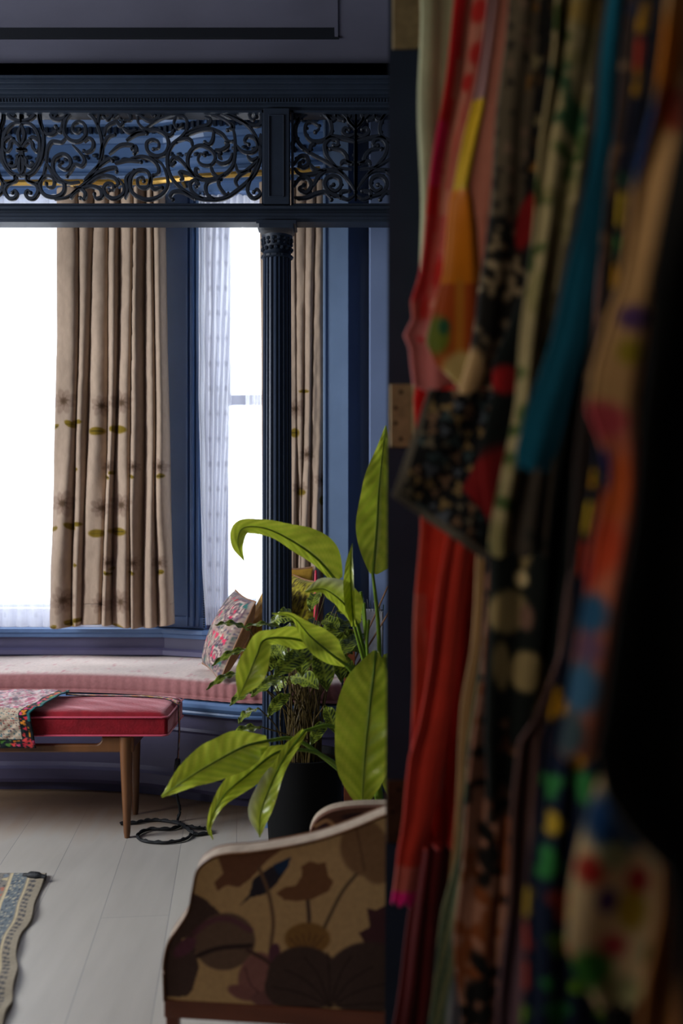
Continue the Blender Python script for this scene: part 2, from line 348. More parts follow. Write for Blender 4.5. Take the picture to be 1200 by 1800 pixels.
struct(o.build('wall_bay', M['wains'])); struct(hd.build('wall_bay_upper', M['blue']))
o = MB(); o.box((-.085, 4.40, 0), (.45, 4.6, BZ)); o.box((.118, 4.05, 0), (.45, 4.4, BZ)); o.box((.40, 3.74, 0), (.6, 4.1, BZ)); struct(o.build('wall_bay_right', M['wall']))
o = MB(); o.box((.30, 3.62, 0), (2.4, 3.74, CZ+.1)); o.box((-3.1, 3.62, 0), (-2.62, 3.74, CZ+.1)); o.box((-3.1, 3.66, CZ-.08), (2.4, 3.74, BZ+.1)); struct(o.build('wall_far', M['wall']))
# pilaster at the bay's right end
o = MB(); o.box((-.070, 4.24, .4), (.030, 4.41, BZ)); o.box((-.078, 4.232, .4), (-.066, 4.41, BZ)); o.box((-.070, 4.225, .4), (.036, 4.41, .62)); struct(o.build('trim_1', M['blue_lit'], bevel=.003))
# pier between the two windows: recessed panel, mouldings, beading
o = MB(); a, b = np.array((-.825, 4.498)), np.array((-.605, 4.42))
o.seg((-.83, 4.485), (-.795, 4.483), 0, .03, ZS+.01, ZT); o.seg((-.80, 4.484), (-.605, 4.404), 0, .02, ZS+.01, ZS+.06)
o.seg((-.80, 4.492), (-.612, 4.415), 0, .01, ZS+.01, ZT)
for f0, f1, of in ((.60, .64, -.012), (.72, .80, -.02), (.84, .92, -.012)):
    p = np.array((-.80, 4.492)); q = np.array((-.612, 4.415)); o.seg(p+(q-p)*f0, p+(q-p)*f1, of, .005, ZS+.02, ZT)
pier = struct(o.build('trim_2', M['blue'], bevel=.002))
bd = MB(); z = ZS+.02
while z < ZT: bd.ball((-.607, 4.398, z), .0058, 6, (1, 1, .75)); z += .0105
keep(bd.build('beading', M['dark'], smooth=True), pier)
# sill and cornices that follow the bay
DB = densify(BAY)
struct(MB().loft(DB, [(0, ZS-.035), (.028, ZS-.035), (.034, ZS-.02), (.046, ZS-.012), (.046, ZS+.004), (0, ZS+.006)]).build('trim_3', M['blue']))
EXT = DB+[(-.07, 4.24), (.03, 4.24)]
cor = MB()
cor.loft(DB, [(0, 2.60), (.02, 2.60), (.02, 2.63), (.045, 2.645), (.045, 2.66), (.03, 2.668), (.055, 2.685), (.055, 2.70), (.02, 2.712), (0, 2.712)])
cor.loft(DB, [(0, 2.80), (.02, 2.80), (.03, 2.82), (.05, 2.825), (.05, 2.858), (.085, 2.862), (.10, 2.885), (.14, 2.90), (.14, 2.93), (.18, 2.95), (.18, 3.0), (0, 3.0)])
cor = struct(cor.build('trim_4', M['blue']))
dn = MB(); pts = np.array(densify(BAY, 1)); L = np.r_[0, np.cumsum(np.hypot(*np.diff(pts, axis=0).T))]
for s in np.arange(.05, L[-1]-.02, .028):
    i = min(np.searchsorted(L, s)-1, len(L)-2); t = (s-L[i])/(L[i+1]-L[i]); p = pts[i]+(pts[i+1]-pts[i])*t; tt = (pts[i+1]-pts[i])/np.linalg.norm(pts[i+1]-pts[i])
    n = np.array([tt[1], -tt[0]])
    dn.seg(p+n*.05, p+n*.05+tt*.013, -.018, 0, 2.83, 2.856)
keep(dn.build('dentils', M['dark']), cor)
gl = MB()          # leaf garlands on the frieze
for k in range(46):
    s = .25+.03*(k % 23)+(0 if k < 23 else 1.9) if False else np.interp(k, [0, 46], [1.1, L[-1]-.05])
    i = min(np.searchsorted(L, s)-1, len(L)-2); p = pts[i]+(pts[i+1]-pts[i])*((s-L[i])/(L[i+1]-L[i])); tt = (pts[i+1]-pts[i])/np.linalg.norm(pts[i+1]-pts[i]); n = np.array([tt[1], -tt[0]])
    zz = 2.755-.022*abs(math.sin(s*9)); gl.ball((*(p+n*.004), zz), .011+.004*random.random(), 6, (1.2, .5, .8)); gl.ball((*(p+n*.004+tt*.012), zz-.016*random.random()), .007, 6)
keep(gl.build('frieze_garland', M['dark'], smooth=True), cor)
struct(MB().loft([(-2.72, 4.0), (-2.45, 4.3), (-1.99, 4.49), (-.80, 4.47), (-.605, 4.39), (-.085, 4.335)], [(0, .50), (.012, .50), (.012, .52), (0, .53)]).build('trim_5', M['wains']))

# windows
def window(name, p, q, z0, z1, zm):
    f = MB(); p = np.array(p, float); q = np.array(q, float); Lw = np.linalg.norm(q-p); t = (q-p)/Lw
    def s(a, b, o0, o1, u, v): f.seg(p+t*a, p+t*b, o0, o1, u, v)
    s(0, .035, .06, .15, z0, z1); s(Lw-.035, Lw, .06, .15, z0, z1); s(0, Lw, .06, .15, z1-.05, z1); s(0, Lw, .05, .17, z0, z0+.04)
    fr = struct(f.build(name, M['sash'], bevel=.002))
    for lo, hi, off in ((z0+.04, zm+.022, .075), (zm-.022, z1-.05, .11)):
        f = MB(); a, b = .035, Lw-.035
        s(a, a+.045, off, off+.032, lo, hi); s(b-.045, b, off, off+.032, lo, hi); s(a, b, off, off+.032, lo, lo+.045); s(a, b, off, off+.032, hi-.045, hi)
        sh = f.build('sash', M['sash'], bevel=.002); keep(sh, fr)
        f = MB(); s(a+.045, b-.045, off+.014, off+.018, lo+.045, hi-.045); keep(f.build('pane', M['glass']), sh)
    return fr
window('window_1', (-1.97, 4.52), (-.84, 4.505), ZS, ZT, 1.645)
window('window_2', (-.600, 4.425), (-.08, 4.36), ZS, ZT, 1.645)
lg = MB(); lg.box((-2.3, 4.85, .45), (.2, 5.2, .69)); tag(lg.build('stone_ledge', M['ledge']), 'pale grey stone ledge outside the large bay window', 'ledge')

# ---------------------------------------------------------------- carved timber screen and columns
SK = FPX/3.63
def SX(x): return (x-600)/SK
def SZ(y): return CH-(y-900)/SK
scr = thing('fretwork_screen', 'dark blue timber screen with scrolled fretwork panels above the bay opening', 'screen', (-1.166, 3.68, 2.2))
L0, R0 = -2.62, .30
o = MB()
o.box((L0, 3.645, SZ(388)), (R0, 3.72, SZ(372))); o.box((L0, 3.66, SZ(376)), (R0, 3.70, SZ(356))); o.box((L0, 3.632, SZ(366)), (R0, 3.72, SZ(361))); o.box((L0, 3.638, SZ(384)), (R0, 3.72, SZ(379)))
adopt(scr, o.build('lower_rail', M['dark'], bevel=.002))
o = MB(); prof = [(190, 3.66), (184, 3.65), (179, 3.635), (172, 3.635), (166, 3.62), (160, 3.61), (152, 3.60), (145, 3.585), (141, 3.58)]
for (ya, fa), (yb, fb) in zip(prof[:-1], prof[1:]): o.box((L0, fa, SZ(ya)), (R0, 3.74, SZ(yb)))
adopt(scr, o.build('cornice', M['dark'], bevel=.0015))
o = MB(); x = SX(-40)
while x < R0: o.box((x, 3.627, SZ(178.5)), (x+.0062, 3.64, SZ(173.5))); x += .0112
adopt(scr, o.build('dentil_row', M['dark']))
adopt(scr, MB().box((L0, 3.66, SZ(141)), (R0, 3.74, CZ)).build('fascia', M['black_edge']))  # shade below the ceiling is put into this near-black colour
for cx in (-.238, -2.094):
    o = MB(); o.box((cx-.047, 3.64, SZ(357)), (cx+.047, 3.72, SZ(188)))
    for a, b, u, v in ((-.028, -.025, 345, 200), (.025, .028, 345, 200), (-.028, .028, 345, 343), (-.028, .028, 202, 200)): o.box((cx+a, 3.636, SZ(u)), (cx+b, 3.645, SZ(v)))
    adopt(scr, o.build('post', M['dark'], bevel=.0015))
def frame(xa, xb):
    o = MB(); o.box((xa, 3.65, SZ(357)), (xa+.008, 3.70, SZ(190))); o.box((xb-.008, 3.65, SZ(357)), (xb, 3.70, SZ(190))); o.box((xa, 3.65, SZ(194)), (xb, 3.70, SZ(190))); o.box((xa, 3.65, SZ(358)), (xb, 3.70, SZ(354.5)))
    adopt(scr, o.build('panel_frame', M['dark']))
A = lambda *p: [(x/5.0, 170+y/5.0) for x, y in p]
B = lambda *p: [(230+x/5.0, 170+y/5.0) for x, y in p]
Cc = lambda *p: [(460+x/5.0, 170+y/5.0) for x, y in p]
SA = [
 A((190,235),(110,245),(50,320),(28,430),(40,560),(100,660),(180,695)), A((190,110),(190,240)), A((190,250),(165,320),(170,380),(188,430)), A((188,430),(175,560),(172,640),(190,690)),
 A((188,470),(155,420),(122,392),(95,410),(88,450),(60,485),(38,460)), A((42,400),(60,372),(92,358),(118,372)), A((155,470),(225,470)), A((185,520),(150,560),(148,600),(112,618),(82,600),(100,580)),
 A((190,215),(150,210),(100,190),(72,150),(90,130),(125,140),(128,170),(105,165)), A((190,700),(135,705),(130,740),(62,780),(42,830),(75,890),(125,895),(152,860),(135,825),(110,845)),
 A((345,110),(350,200),(378,300),(385,420),(360,560),(300,660),(245,700),(245,745),(330,760),(380,700)), A((30,110),(30,200),(5,300)),
 A((380,300),(420,335),(475,325),(505,290),(490,262)), A((500,300),(530,310),(545,280),(550,220)),
 A((480,905),(600,880),(700,800),(820,690),(885,560),(900,420),(865,270),(810,175),(710,118),(620,150),(572,220),(565,320),(620,385),(700,392),(755,335),(745,250),(690,222),(645,255),(645,305),(685,322),(705,290)),
 A((740,740),(860,620),(960,550),(990,565)), A((740,755),(880,660),(1010,625),(1025,660)), A((760,780),(880,700),(1000,715),(1040,770),(1010,790)), A((880,560),(900,450),(950,360),(1010,335)), A((915,350),(940,270),(1020,222),(1050,255),(1080,235),(1060,200)),
 A((860,260),(870,180),(890,130),(945,112),(985,160),(945,205),(910,180)), A((960,510),(1060,430),(1165,430),(1180,470)), A((1010,590),(1120,560),(1240,575)), A((1110,390),(1200,330),(1290,325)), A((1000,190),(1060,138),(1125,140),(1150,200),(1100,215)), A((1080,280),(1130,312),(1200,300)),
 A((740,400),(782,368),(822,402),(812,465),(762,492),(738,478)), A((700,750),(600,760),(520,720),(468,640),(480,550),(552,508),(612,540),(622,605),(575,642),(520,612),(548,578)),
 A((640,430),(700,490),(745,560),(720,612),(660,600),(625,655),(590,700)), A((410,590),(418,470),(455,402),(505,400),(545,402),(585,360)), A((345,760),(385,690),(408,600),(440,640),(495,735),(562,765),(560,840),(495,882),(405,872),(355,810),(362,735),(412,698),(472,725),(472,790),(425,802),(408,765)),
 A((620,900),(650,850),(705,812),(750,850),(740,900),(705,890)), A((700,812),(800,788),(880,815),(895,880),(845,895),(830,855)), A((1040,720),(1085,780),(1085,850),(1020,895),(950,880),(912,820),(940,768),(992,775),(995,820),(962,822)),
 A((350,130),(430,130),(465,195),(540,200),(600,160),(640,120)), A((480,190),(500,150),(470,125)), A((1100,900),(1120,820),(1110,720),(1180,650)),
]
SB = [
 B((130,280),(250,205),(400,150),(560,120),(750,140),(900,175),(1025,255),(1095,350),(1135,460),(1130,570),(1080,690),(960,805),(830,890),(700,905),(560,882),(430,800),(350,700),(322,600),(328,500),(370,420),(450,352),(492,290),(490,210),(450,178),(400,182),(378,235),(410,285),(450,255)),
 B((690,150),(800,190),(880,250),(912,350),(915,500),(890,620),(800,700),(680,732),(580,710),(512,640),(500,540),(545,460),(625,432),(705,470),(742,540),(705,602),(632,602),(590,560),(610,505),(650,515)),
 B((480,350),(600,300),(700,288),(800,330),(850,390),(900,395)), B((340,590),(375,540),(430,555),(490,620),(560,700)), B((340,590),(365,600),(385,580)), B((0,130),(80,170),(150,212),(212,212),(252,170),(232,120),(190,128),(188,165),(215,162)),
 B((60,180),(70,240),(130,290),(235,298),(312,350),(332,430),(300,502),(220,525),(152,485),(140,412),(190,380),(242,402),(242,452),(200,462)), B((0,545),(100,528),(190,560),(240,620),(242,675),(200,692)), B((210,550),(270,590),(312,680),(325,780),(270,865),(160,905),(60,880),(0,820),(0,720),(60,652),(142,660),(172,730),(142,802),(72,792),(60,730),(110,708),(115,745)),
 B((190,690),(172,760),(200,812),(275,800)), B((560,905),(460,842),(380,838),(345,880),(370,905)), B((430,740),(455,720),(430,670),(480,668),(570,712)), B((640,900),(545,845),(520,772),(560,738),(595,768),(575,790)), B((740,905),(672,860),(658,790),(690,752),(790,730)), B((860,840),(840,870),(785,805),(772,745),(820,690)),
 B((925,425),(980,482),(1062,492),(1115,440),(1092,372),(1030,350),(998,392),(1035,420)), B((920,590),(940,658),(1000,662),(1070,605),(1132,550)), B((945,800),(920,745),(960,690),(1040,650)), B((1130,560),(1080,660),(1030,780),(1032,850),(1080,895),(1135,860),(1110,815),(1080,838)), B((800,140),(930,200),(1060,255),(1140,240),(1145,160),(1090,120),(1042,160),(1068,205),(1102,180)),
 B((650,180),(700,200),(680,250),(600,272),(495,312)), B((730,300),(720,380),(690,422),(650,400)), B((740,470),(800,470),(855,430),(835,405)), B((740,560),(800,592),(862,572),(892,510)), B((800,550),(775,520),(790,500)), B((700,600),(722,672),(765,705)), B((600,640),(570,640),(580,690),(640,725)), B((310,330),(350,340),(378,300)), B((1020,520),(1060,560),(1110,540)), B((540,440),(530,390),(480,370),(400,400)), B((880,230),(900,270),(850,295)), B((1140,330),(1140,440)),
 B((0,360),(60,320),(130,310)), B((0,470),(40,440),(50,480),(30,500)),
]
SC = [
 Cc((825,910),(825,700),(825,400),(825,130)), Cc((790,640),(650,620),(540,560),(430,500),(340,430),(298,340),(305,240),(370,160),(470,130),(570,170),(612,260),(600,345),(520,392),(432,388),(382,320),(392,240),(452,228),(505,275),(470,312)),
 Cc((720,690),(640,610),(570,520),(552,430),(600,370),(660,385),(668,430),(630,430)), Cc((825,400),(720,370),(620,355),(560,380)), Cc((825,330),(760,350),(715,320),(730,280),(770,290)), Cc((790,130),(760,210),(820,280)), Cc((680,130),(740,180),(800,260),(825,300)), Cc((640,150),(670,190),(720,210)),
 Cc((825,860),(760,905),(690,880),(600,850),(555,790),(565,730),(620,698),(682,725),(692,790),(645,832),(598,800),(630,775)), Cc((285,630),(340,685),(450,680),(560,650),(680,660),(760,740),(825,840)), Cc((285,790),(330,722),(400,718),(435,780),(392,845),(328,812),(370,778)), Cc((280,600),(330,530),(390,528),(412,590),(360,625),(328,590),(362,568)),
 Cc((285,890),(380,892),(480,852),(560,842),(610,905)), Cc((450,790),(500,700),(570,650)), Cc((825,580),(760,580),(740,520),(690,470),(600,460)), Cc((280,160),(320,200),(300,260)), Cc((420,500),(430,440),(460,420)), Cc((690,900),(700,840),(770,830)), Cc((420,590),(460,640),(540,655)), Cc((690,600),(720,570),(790,590)), Cc((300,360),(270,420),(290,470)), Cc((560,150),(600,200),(640,200),(660,150)),
]
def scrolls(strokes, mirror, xmin, xmax, wid, leafy=False):
    mb = MB(); rr = random.Random(3)
    for st in strokes:
        for mir in (0, 1):
            pts = [((2*mirror-x) if mir else x, y) for x, y in st]
            if max(p[0] for p in pts) < xmin: continue
            q = cr(pts, 5); n = len(q)
            W = np.array([SX_(x, y) for x, y in q]); t = np.linspace(0, 1, n)
            r = wid*(.55+.75*np.sin(math.pi*np.clip(t*1.05, 0, 1))**.6)
            mb.tube(W, r*.95, 8, flat=.011, nrm=(0, 1, 0))
            mb.ball(W[-1], wid*1.35, 8, (1, 1.2, 1)); 
            if leafy:
                for k in range(3, n-3, 5):
                    mb.ball(W[k]+np.array([rr.uniform(-.006, .006), 0, rr.uniform(-.006, .006)]), wid*1.3, 6, (1.1, 1.1, .8))
            else:
                for k in (n//3,): mb.ball(W[k]+np.array([0, 0, wid*.9]), wid*.8, 6, (1.3, 1, .8))
    return mb
def SX_(x, y): return np.array([(x-600)*3.675/FPX, 3.675, CH-(y-900)*3.675/FPX])
frame(SX(-386), SX(463)); adopt(scr, scrolls(SA+SB, 38, -60, 470, .0060).build('scrollwork', M['iron'], smooth=True))
frame(SX(511), R0); adopt(scr, scrolls(SC, 625, 400, 800, .0066, True).build('scrollwork', M['iron'], smooth=True))
frame(L0, SX(-435))

def column(cx, label):
    cy = 3.68; r = thing('column', label, 'column', (cx, cy, 0), 'slim columns under the fretwork screen')
    fl = lambda a, z: 1+.06*(1 if (a*20/(2*math.pi)) % 1 > .5 else -1)
    zt = SZ(441)
    adopt(r, MB().lathe((cx, cy, 0), [(.052, .16), (.0515, 1.0), (.049, zt-.03), (.049, zt-.02)], 120, fl).build('shaft', M['colm']))
    b = MB(); b.lathe((cx, cy, 0), [(.095, 0), (.095, .03), (.088, .035), (.088, .06), (.078, .07), (.070, .10), (.060, .13), (.064, .145), (.054, .16), (.052, .17)], 32)
    for k in range(10):
        a = 2*math.pi*k/10+.3; dx, dy = math.cos(a), math.sin(a); q = cr([(cx+dx*rr, cy+dy*rr, zz) for rr, zz in ((.092, .015), (.085, .05), (.072, .10), (.070, .13), (.082, .145))], 4)
        b.tube(q, np.interp(np.linspace(0, 1, len(q)), [0, .3, 1], [.016, .02, .007]), 6)
    adopt(r, b.build('base', M['blue'], smooth=True))
    c = MB(); z0 = zt-.02
    c.lathe((cx, cy, 0), [(.052, z0), (.058, z0+.004), (.058, z0+.012), (.052, z0+.016), (.05, z0+.03), (.052, z0+.06), (.056, z0+.078), (.058, z0+.085)], 32)
    for k in range(16):
        a = 2*math.pi*k/16; c.ball((cx+.056*math.cos(a), cy+.056*math.sin(a), z0+.008), .005, 6)
        for zz, rr in ((.035, .0085), (.055, .007), (.07, .0085)):
            c.ball((cx+.053*math.cos(a+.2*(zz > .05)), cy+.053*math.sin(a+.2*(zz > .05)), z0+zz), rr, 6)
    c.box((cx-.062, cy-.058, SZ(401)), (cx+.062, cy+.058, SZ(394))); c.box((cx-.072, cy-.060, SZ(394)), (cx+.072, cy+.060, SZ(388)-.0005))
    adopt(r, c.build('capital', M['dark'], smooth=True))
column(-.238, 'slim dark blue fluted column standing behind the leafy plants')
column(-2.094, 'slim dark blue fluted column at the far left end of the fretwork screen')

# ---------------------------------------------------------------- curtain rod, curtains and sheers
rod = thing('curtain_rod', 'gold painted curved curtain rod running above the bay windows', 'curtain rod', (-1.2, 4.42, 2.6))
o = MB().loft([(-2.55, 4.10), (-2.3, 4.28), (-1.99, 4.42), (-.85, 4.40), (-.62, 4.33), (-.09, 4.24)], [(0, 2.585), (.012, 2.583), (.018, 2.595), (.014, 2.608), (0, 2.61)])
adopt(rod, o.build('rail', M['gold']))
for x, y in ((-1.9, 4.44), (-1.2, 4.43), (-.70, 4.40), (-.16, 4.29)): o = MB(); o.box((x-.006, y-.02, 2.59), (x+.006, y+.1, 2.605)); adopt(rod, o.build('bracket', M['gold']))

def flower(c, X, Y, x, y, r, petal, heart):
    for k in range(8):
        a = k*.785+x*.37; rr_ = r*(.46+.1*math.sin(k*2.3+y)); px_, py_ = x+rr_*math.cos(a), y+rr_*math.sin(a)*1.05
        c = ell(c, X, Y, px_, py_, r*.50, r*.27, petal, math.degrees(a), .35, .38)
        c = line(c, X, Y, [(x, y), (x+r*.45*math.cos(a+.2), y+r*.5*math.sin(a+.2))], .5, heart, .45)
    c = ell(c, X, Y, x, y, r*.26, r*.24, heart, 0, .8, .6); return c
def curtain(name, label, dep, ys, Ltab, Rtab, nf, amp, flowers, leaves, phase=0, group=None, nc=190, nr=400, rot=0, basec=(180, 158, 138), val=None):
    v = np.linspace(ys[0], ys[1], nr)[:, None]*np.ones((1, nc)); s = np.ones((nr, 1))*np.linspace(0, 1, nc)[None]
    xl = interp(Ltab, v); xr = interp(Rtab, v); t = (v-ys[0])/(ys[1]-ys[0])
    ph = s*nf+.10*np.sin(s*7+t*3+phase)+.07*np.sin(t*9+s*12)*t
    vt = np.array(val, float); V0 = (vt[:, 0]-vt[0, 0])/(vt[-1, 0]-vt[0, 0]); V1 = (vt[:, 1]-vt[0, 1])/(vt[-1, 1]-vt[0, 1]); ph = np.zeros_like(s); am = np.zeros_like(s)
    for i in range(nr):
        tt_ = t[i, 0]; vv_ = V0*(1-tt_)+V1*tt_+np.r_[0, .008*np.sin(tt_*6+np.arange(len(V0)-2)*2), 0]; ph[i] = np.interp(s[i], vv_, np.arange(len(vv_))); am[i] = np.interp(s[i], vv_, vt[:, 2])
    fr_ = ph-np.floor(ph); f = np.sin(math.pi*fr_**(.8+.35*np.sin(np.floor(ph)*2.1+phase)))**.5*am; ph = ph*.5; amp = amp*1.0
    D = dep-amp*(f**.65)*(.75+.35*t)-.007*np.sin(s*33+t*5+np.sin(t*9))*(.3+t)-.0022*smooth_noise(s*26, t*60, 9)-.0012*smooth_noise(s*60, t*150, 5)
    D = D+rot*(s-.5)
    x = xl+(xr-xl)*s+7*(f-.55)*np.sin(math.pi*s)**.3*(dep/4.3)
    vv = v+(t > .5)*(t-.5)*2*3*np.sin(s*9+1+phase)*(t > .95)
    G = np.stack([(x-CX)*dep/FPX, D, CH-(vv-CY)*dep/FPX], -1)
    c = base(x, basec); c = c*(1+.03*smooth_noise(x*.1, v*.03, 3))[..., None]
    for (fx, fy, r) in flowers: c = flower(c, x, v, fx, fy, r, (122, 98, 84), (70, 52, 34))
    for (fx, fy, rx, ry, a) in leaves: c = ell(c, x, v, fx, fy, rx, ry, (122, 100, 30), a, .3); c = line(c, x, v, [(fx-rx*.7, fy), (fx+rx*.7, fy)], .5, (70, 60, 20))
    o = grid_obj(name, G, M['linen'], None, c, .003)
    return tag(o, label, 'curtain', group)
FR = []; LV = []
for k, y in enumerate((708, 885, 1052)):
    FR += [(120, y, 23), (184, y+8, 19), (220, y+3, 21)]; LV += [(176, y+52, 14, 7, 0), (214, y+49, 15, 7, 5), (131, y+40, 10, 5, 30), (104, y+44, 8, 4, -20), (143, y+36, 8, 4, 0)]
for y in (822, 988):
    FR += [(197, y, 13), (241, y, 12), (286, y, 14)]; LV += [(195, y+18, 6, 3, 30), (203, y+10, 5, 3, -20), (238, y+17, 6, 3, 20), (287, y+16, 7, 4, -10), (140, y+4, 4, 3, 0)]
curtain('curtain', 'tan linen curtain with embroidered flowers hanging between the large window and the blue pier', 4.36, (336, 1098),
        [(336, 103), (600, 104), (700, 102), (900, 97), (1000, 93), (1098, 92)], [(336, 290), (600, 294), (750, 298), (900, 300), (1000, 304), (1098, 307)], 5.5, .10, FR, LV, .3, 'tan floral curtains', val=[(103, 92, .6), (143, 134, 1), (170, 150, .35), (198, 187, 1), (215, 203, .5), (238, 235, 1), (262, 256, .5), (272, 284, .9), (290, 307, .6)])
curtain('curtain', 'narrow tan linen curtain hanging between the dark column and the blue pilaster', 4.28, (320, 1100),
        [(320, 456), (600, 460), (1000, 462), (1100, 464)], [(320, 571), (600, 570), (1000, 571), (1100, 571)], 5.5, .045,
        [(468, 700, 18), (520, 720, 18), (540, 800, 14), (528, 860, 14), (566, 845, 14)], [(519, 762, 8, 8, 0), (530, 866, 8, 5, 0), (525, 935, 7, 7, 0), (535, 690, 9, 3, 0), (567, 880, 6, 8, 0)], 1.2, 'tan floral curtains', rot=-.03, val=[(456, 464, .5), (480, 480, 1), (508, 510, .8), (522, 524, .9), (540, 528, .8), (556, 545, .9), (571, 571, .5)])
def sheerc(label, dep, ys, Ltab, Rtab, nf, amp, dots, phase=0, rot=0, nc=110, nr=160, color=(236, 238, 246)):
    v = np.linspace(ys[0], ys[1], nr)[:, None]*np.ones((1, nc)); s = np.ones((nr, 1))*np.linspace(0, 1, nc)[None]
    xl = interp(Ltab, v); xr = interp(Rtab, v); t = (v-ys[0])/(ys[1]-ys[0])
    D = dep-amp*np.abs(np.sin(math.pi*(s*nf+.08*np.sin(t*4+s*5))+phase))**.7+rot*(s-.5)-.003*np.sin(t*30+s*30)
    x = xl+(xr-xl)*s; G = np.stack([(x-CX)*dep/FPX, D, CH-(v-CY)*dep/FPX], -1); c = base(x, color)
    for dx in dots:
        for y in np.arange(420, 1100, 44): c = ell(c, x, v, dx+.012*(y-700)*0, y, 3, 5, (176, 176, 186), 0, .6, .5)
    c = mixc(c, (200, 200, 212), (v > ys[1]-30)*.4)
    o = grid_obj('sheer_curtain', G, M['sheer'], None, c); return tag(o, label, 'sheer curtain', 'white sheer curtains')
sheerc('sheer white voile curtain covering the large window at the left edge', 4.46, (345, 1101), [(345, -120), (1101, -110)], [(345, 110), (700, 112), (1101, 100)], 9, .03, (-40, 12, 66))
sheerc('sheer white voile curtain gathered at the left side of the narrow window', 4.36, (345, 1098), [(345, 350), (700, 350), (1000, 356), (1098, 362)], [(345, 428), (700, 408), (900, 398), (1098, 392)], 7, .025, (369, 384, 398), .5, -.01)
sheerc('thin sheer white voile panel behind the dark column at the narrow window', 4.33, (345, 1098), [(345, 428), (700, 432), (1098, 440)], [(345, 470), (1098, 470)], 3, .02, (432,), .5, -.01)

# ---------------------------------------------------------------- window seat
FRONT = [(-2.60, 3.80), (-2.35, 3.90), (-1.95, 4.0), (-1.60, 4.03), (-1.38, 4.035), (-1.10, 4.03), (-.84, 3.985), (-.69, 3.93), (-.545, 3.865), (-.386, 3.80), (-.25, 3.785), (-.05, 3.785), (.117, 3.785)]
F2 = cr(FRONT, 6)
def backY(x): return float(np.interp(x, [p[0] for p in BAY[2:]]+[.117], [p[1] for p in BAY[2:]]+[4.30]))
st = thing('window_seat', 'built-in curved plum navy window seat base below the bay windows', 'window seat', (-1.2, 4.2, 0))
def seatloft(prof_front, name, m, inset=.0, back_gap=.012, colf=None, smooth=False):
    V = []; cc = []; q = None
    for i, (x, y) in enumerate(F2):
        by = min(backY(x), 4.52)-back_gap
        if x < -2.45: by = min(by, 4.3)
        if x > -.08: by = 4.215
        row = []
        for (o_, z_, fr) in prof_front: row.append((x, (y-o_) if fr == 0 else (y-o_)*(1-fr)+by*fr, z_))
        q = len(row); V += row
    m_ = len(F2); F = [(i*q+k, (i+1)*q+k, (i+1)*q+(k+1) % q, i*q+(k+1) % q) for i in range(m_-1) for k in range(q)]
    F.append(tuple(range(q))); F.append(tuple((m_-1)*q+k for k in range(q-1, -1, -1)))
    col = colf(np.array(V)) if colf else None
    return mesh_obj(name, V, F, m, None, smooth, col)
b = seatloft([(-.06, 0, 0), (-.06, .035, 0), (-.005, .045, 0), (0, .06, 0), (0, .10, 0), (-.012, .11, 0), (-.02, .125, 0), (-.022, .27, 0), (-.014, .28, 0), (-.022, .29, 0), (-.022, .335, 0), (-.01, .345, 0), (0, .36, 0), (0, .36, 1), (0, 0, 1)], 'base_panel', M['wains'])
adopt(st, b)
b = seatloft([(0, .352, 0), (.012, .352, 0), (.016, .360, 0), (.012, .367, 0), (.02, .372, 0), (.03, .384, 0), (.03, .398, 0), (.022, .407, 0), (0, .41, 0), (0, .41, 1), (0, .352, 1)], 'seat_ledge', M['blue'], smooth=False)
adopt(st, b)
# cushion (dense, with gathers on its front face)
n2 = 360; xs = np.linspace(-2.3, .0, n2); fy = np.interp(xs, F2[:, 0], F2[:, 1]); prof = cr([(0.6, .413), (.02, .413), (-.008, .425), (-.014, .45), (-.006, .476), (.03, .489), (.12, .494), (.25, .494), (.6, .492)], 5)
G = np.zeros((n2, len(prof), 3)); tot = len(prof)
for i, x in enumerate(xs):
    by = (min(backY(x), 4.52) if x < -.08 else 4.215)-.015; D = by-fy[i]
    for j, (o_, z_) in enumerate(prof):
        fr = np.clip(o_/.6, -1, 1); yy = fy[i]+.004+(o_ if o_ < .12 else .12+(D-.12)*(o_-.12)/.48)
        gather = (.0006+.0022*np.clip((x+.85)/.3, 0, 1))*math.sin(x*150+2*math.sin(x*13))*(1 if o_ < .03 and z_ > .414 else 0)
        G[i, j] = (x, yy-gather, z_+.003*math.sin(x*9)*(o_ > .1))
X_, Y_, Z_ = G[..., 0], G[..., 1], G[..., 2]
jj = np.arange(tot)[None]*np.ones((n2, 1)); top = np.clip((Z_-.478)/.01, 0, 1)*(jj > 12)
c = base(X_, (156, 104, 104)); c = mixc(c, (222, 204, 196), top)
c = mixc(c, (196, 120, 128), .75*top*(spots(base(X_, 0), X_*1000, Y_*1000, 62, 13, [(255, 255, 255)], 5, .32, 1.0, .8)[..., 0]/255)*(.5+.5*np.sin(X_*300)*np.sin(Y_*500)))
cu = grid_obj('seat_cushion', G, M['fabric'], None, c); tag(cu, 'long curved pale pink cushion with faded red flowers on the window seat', 'cushion')

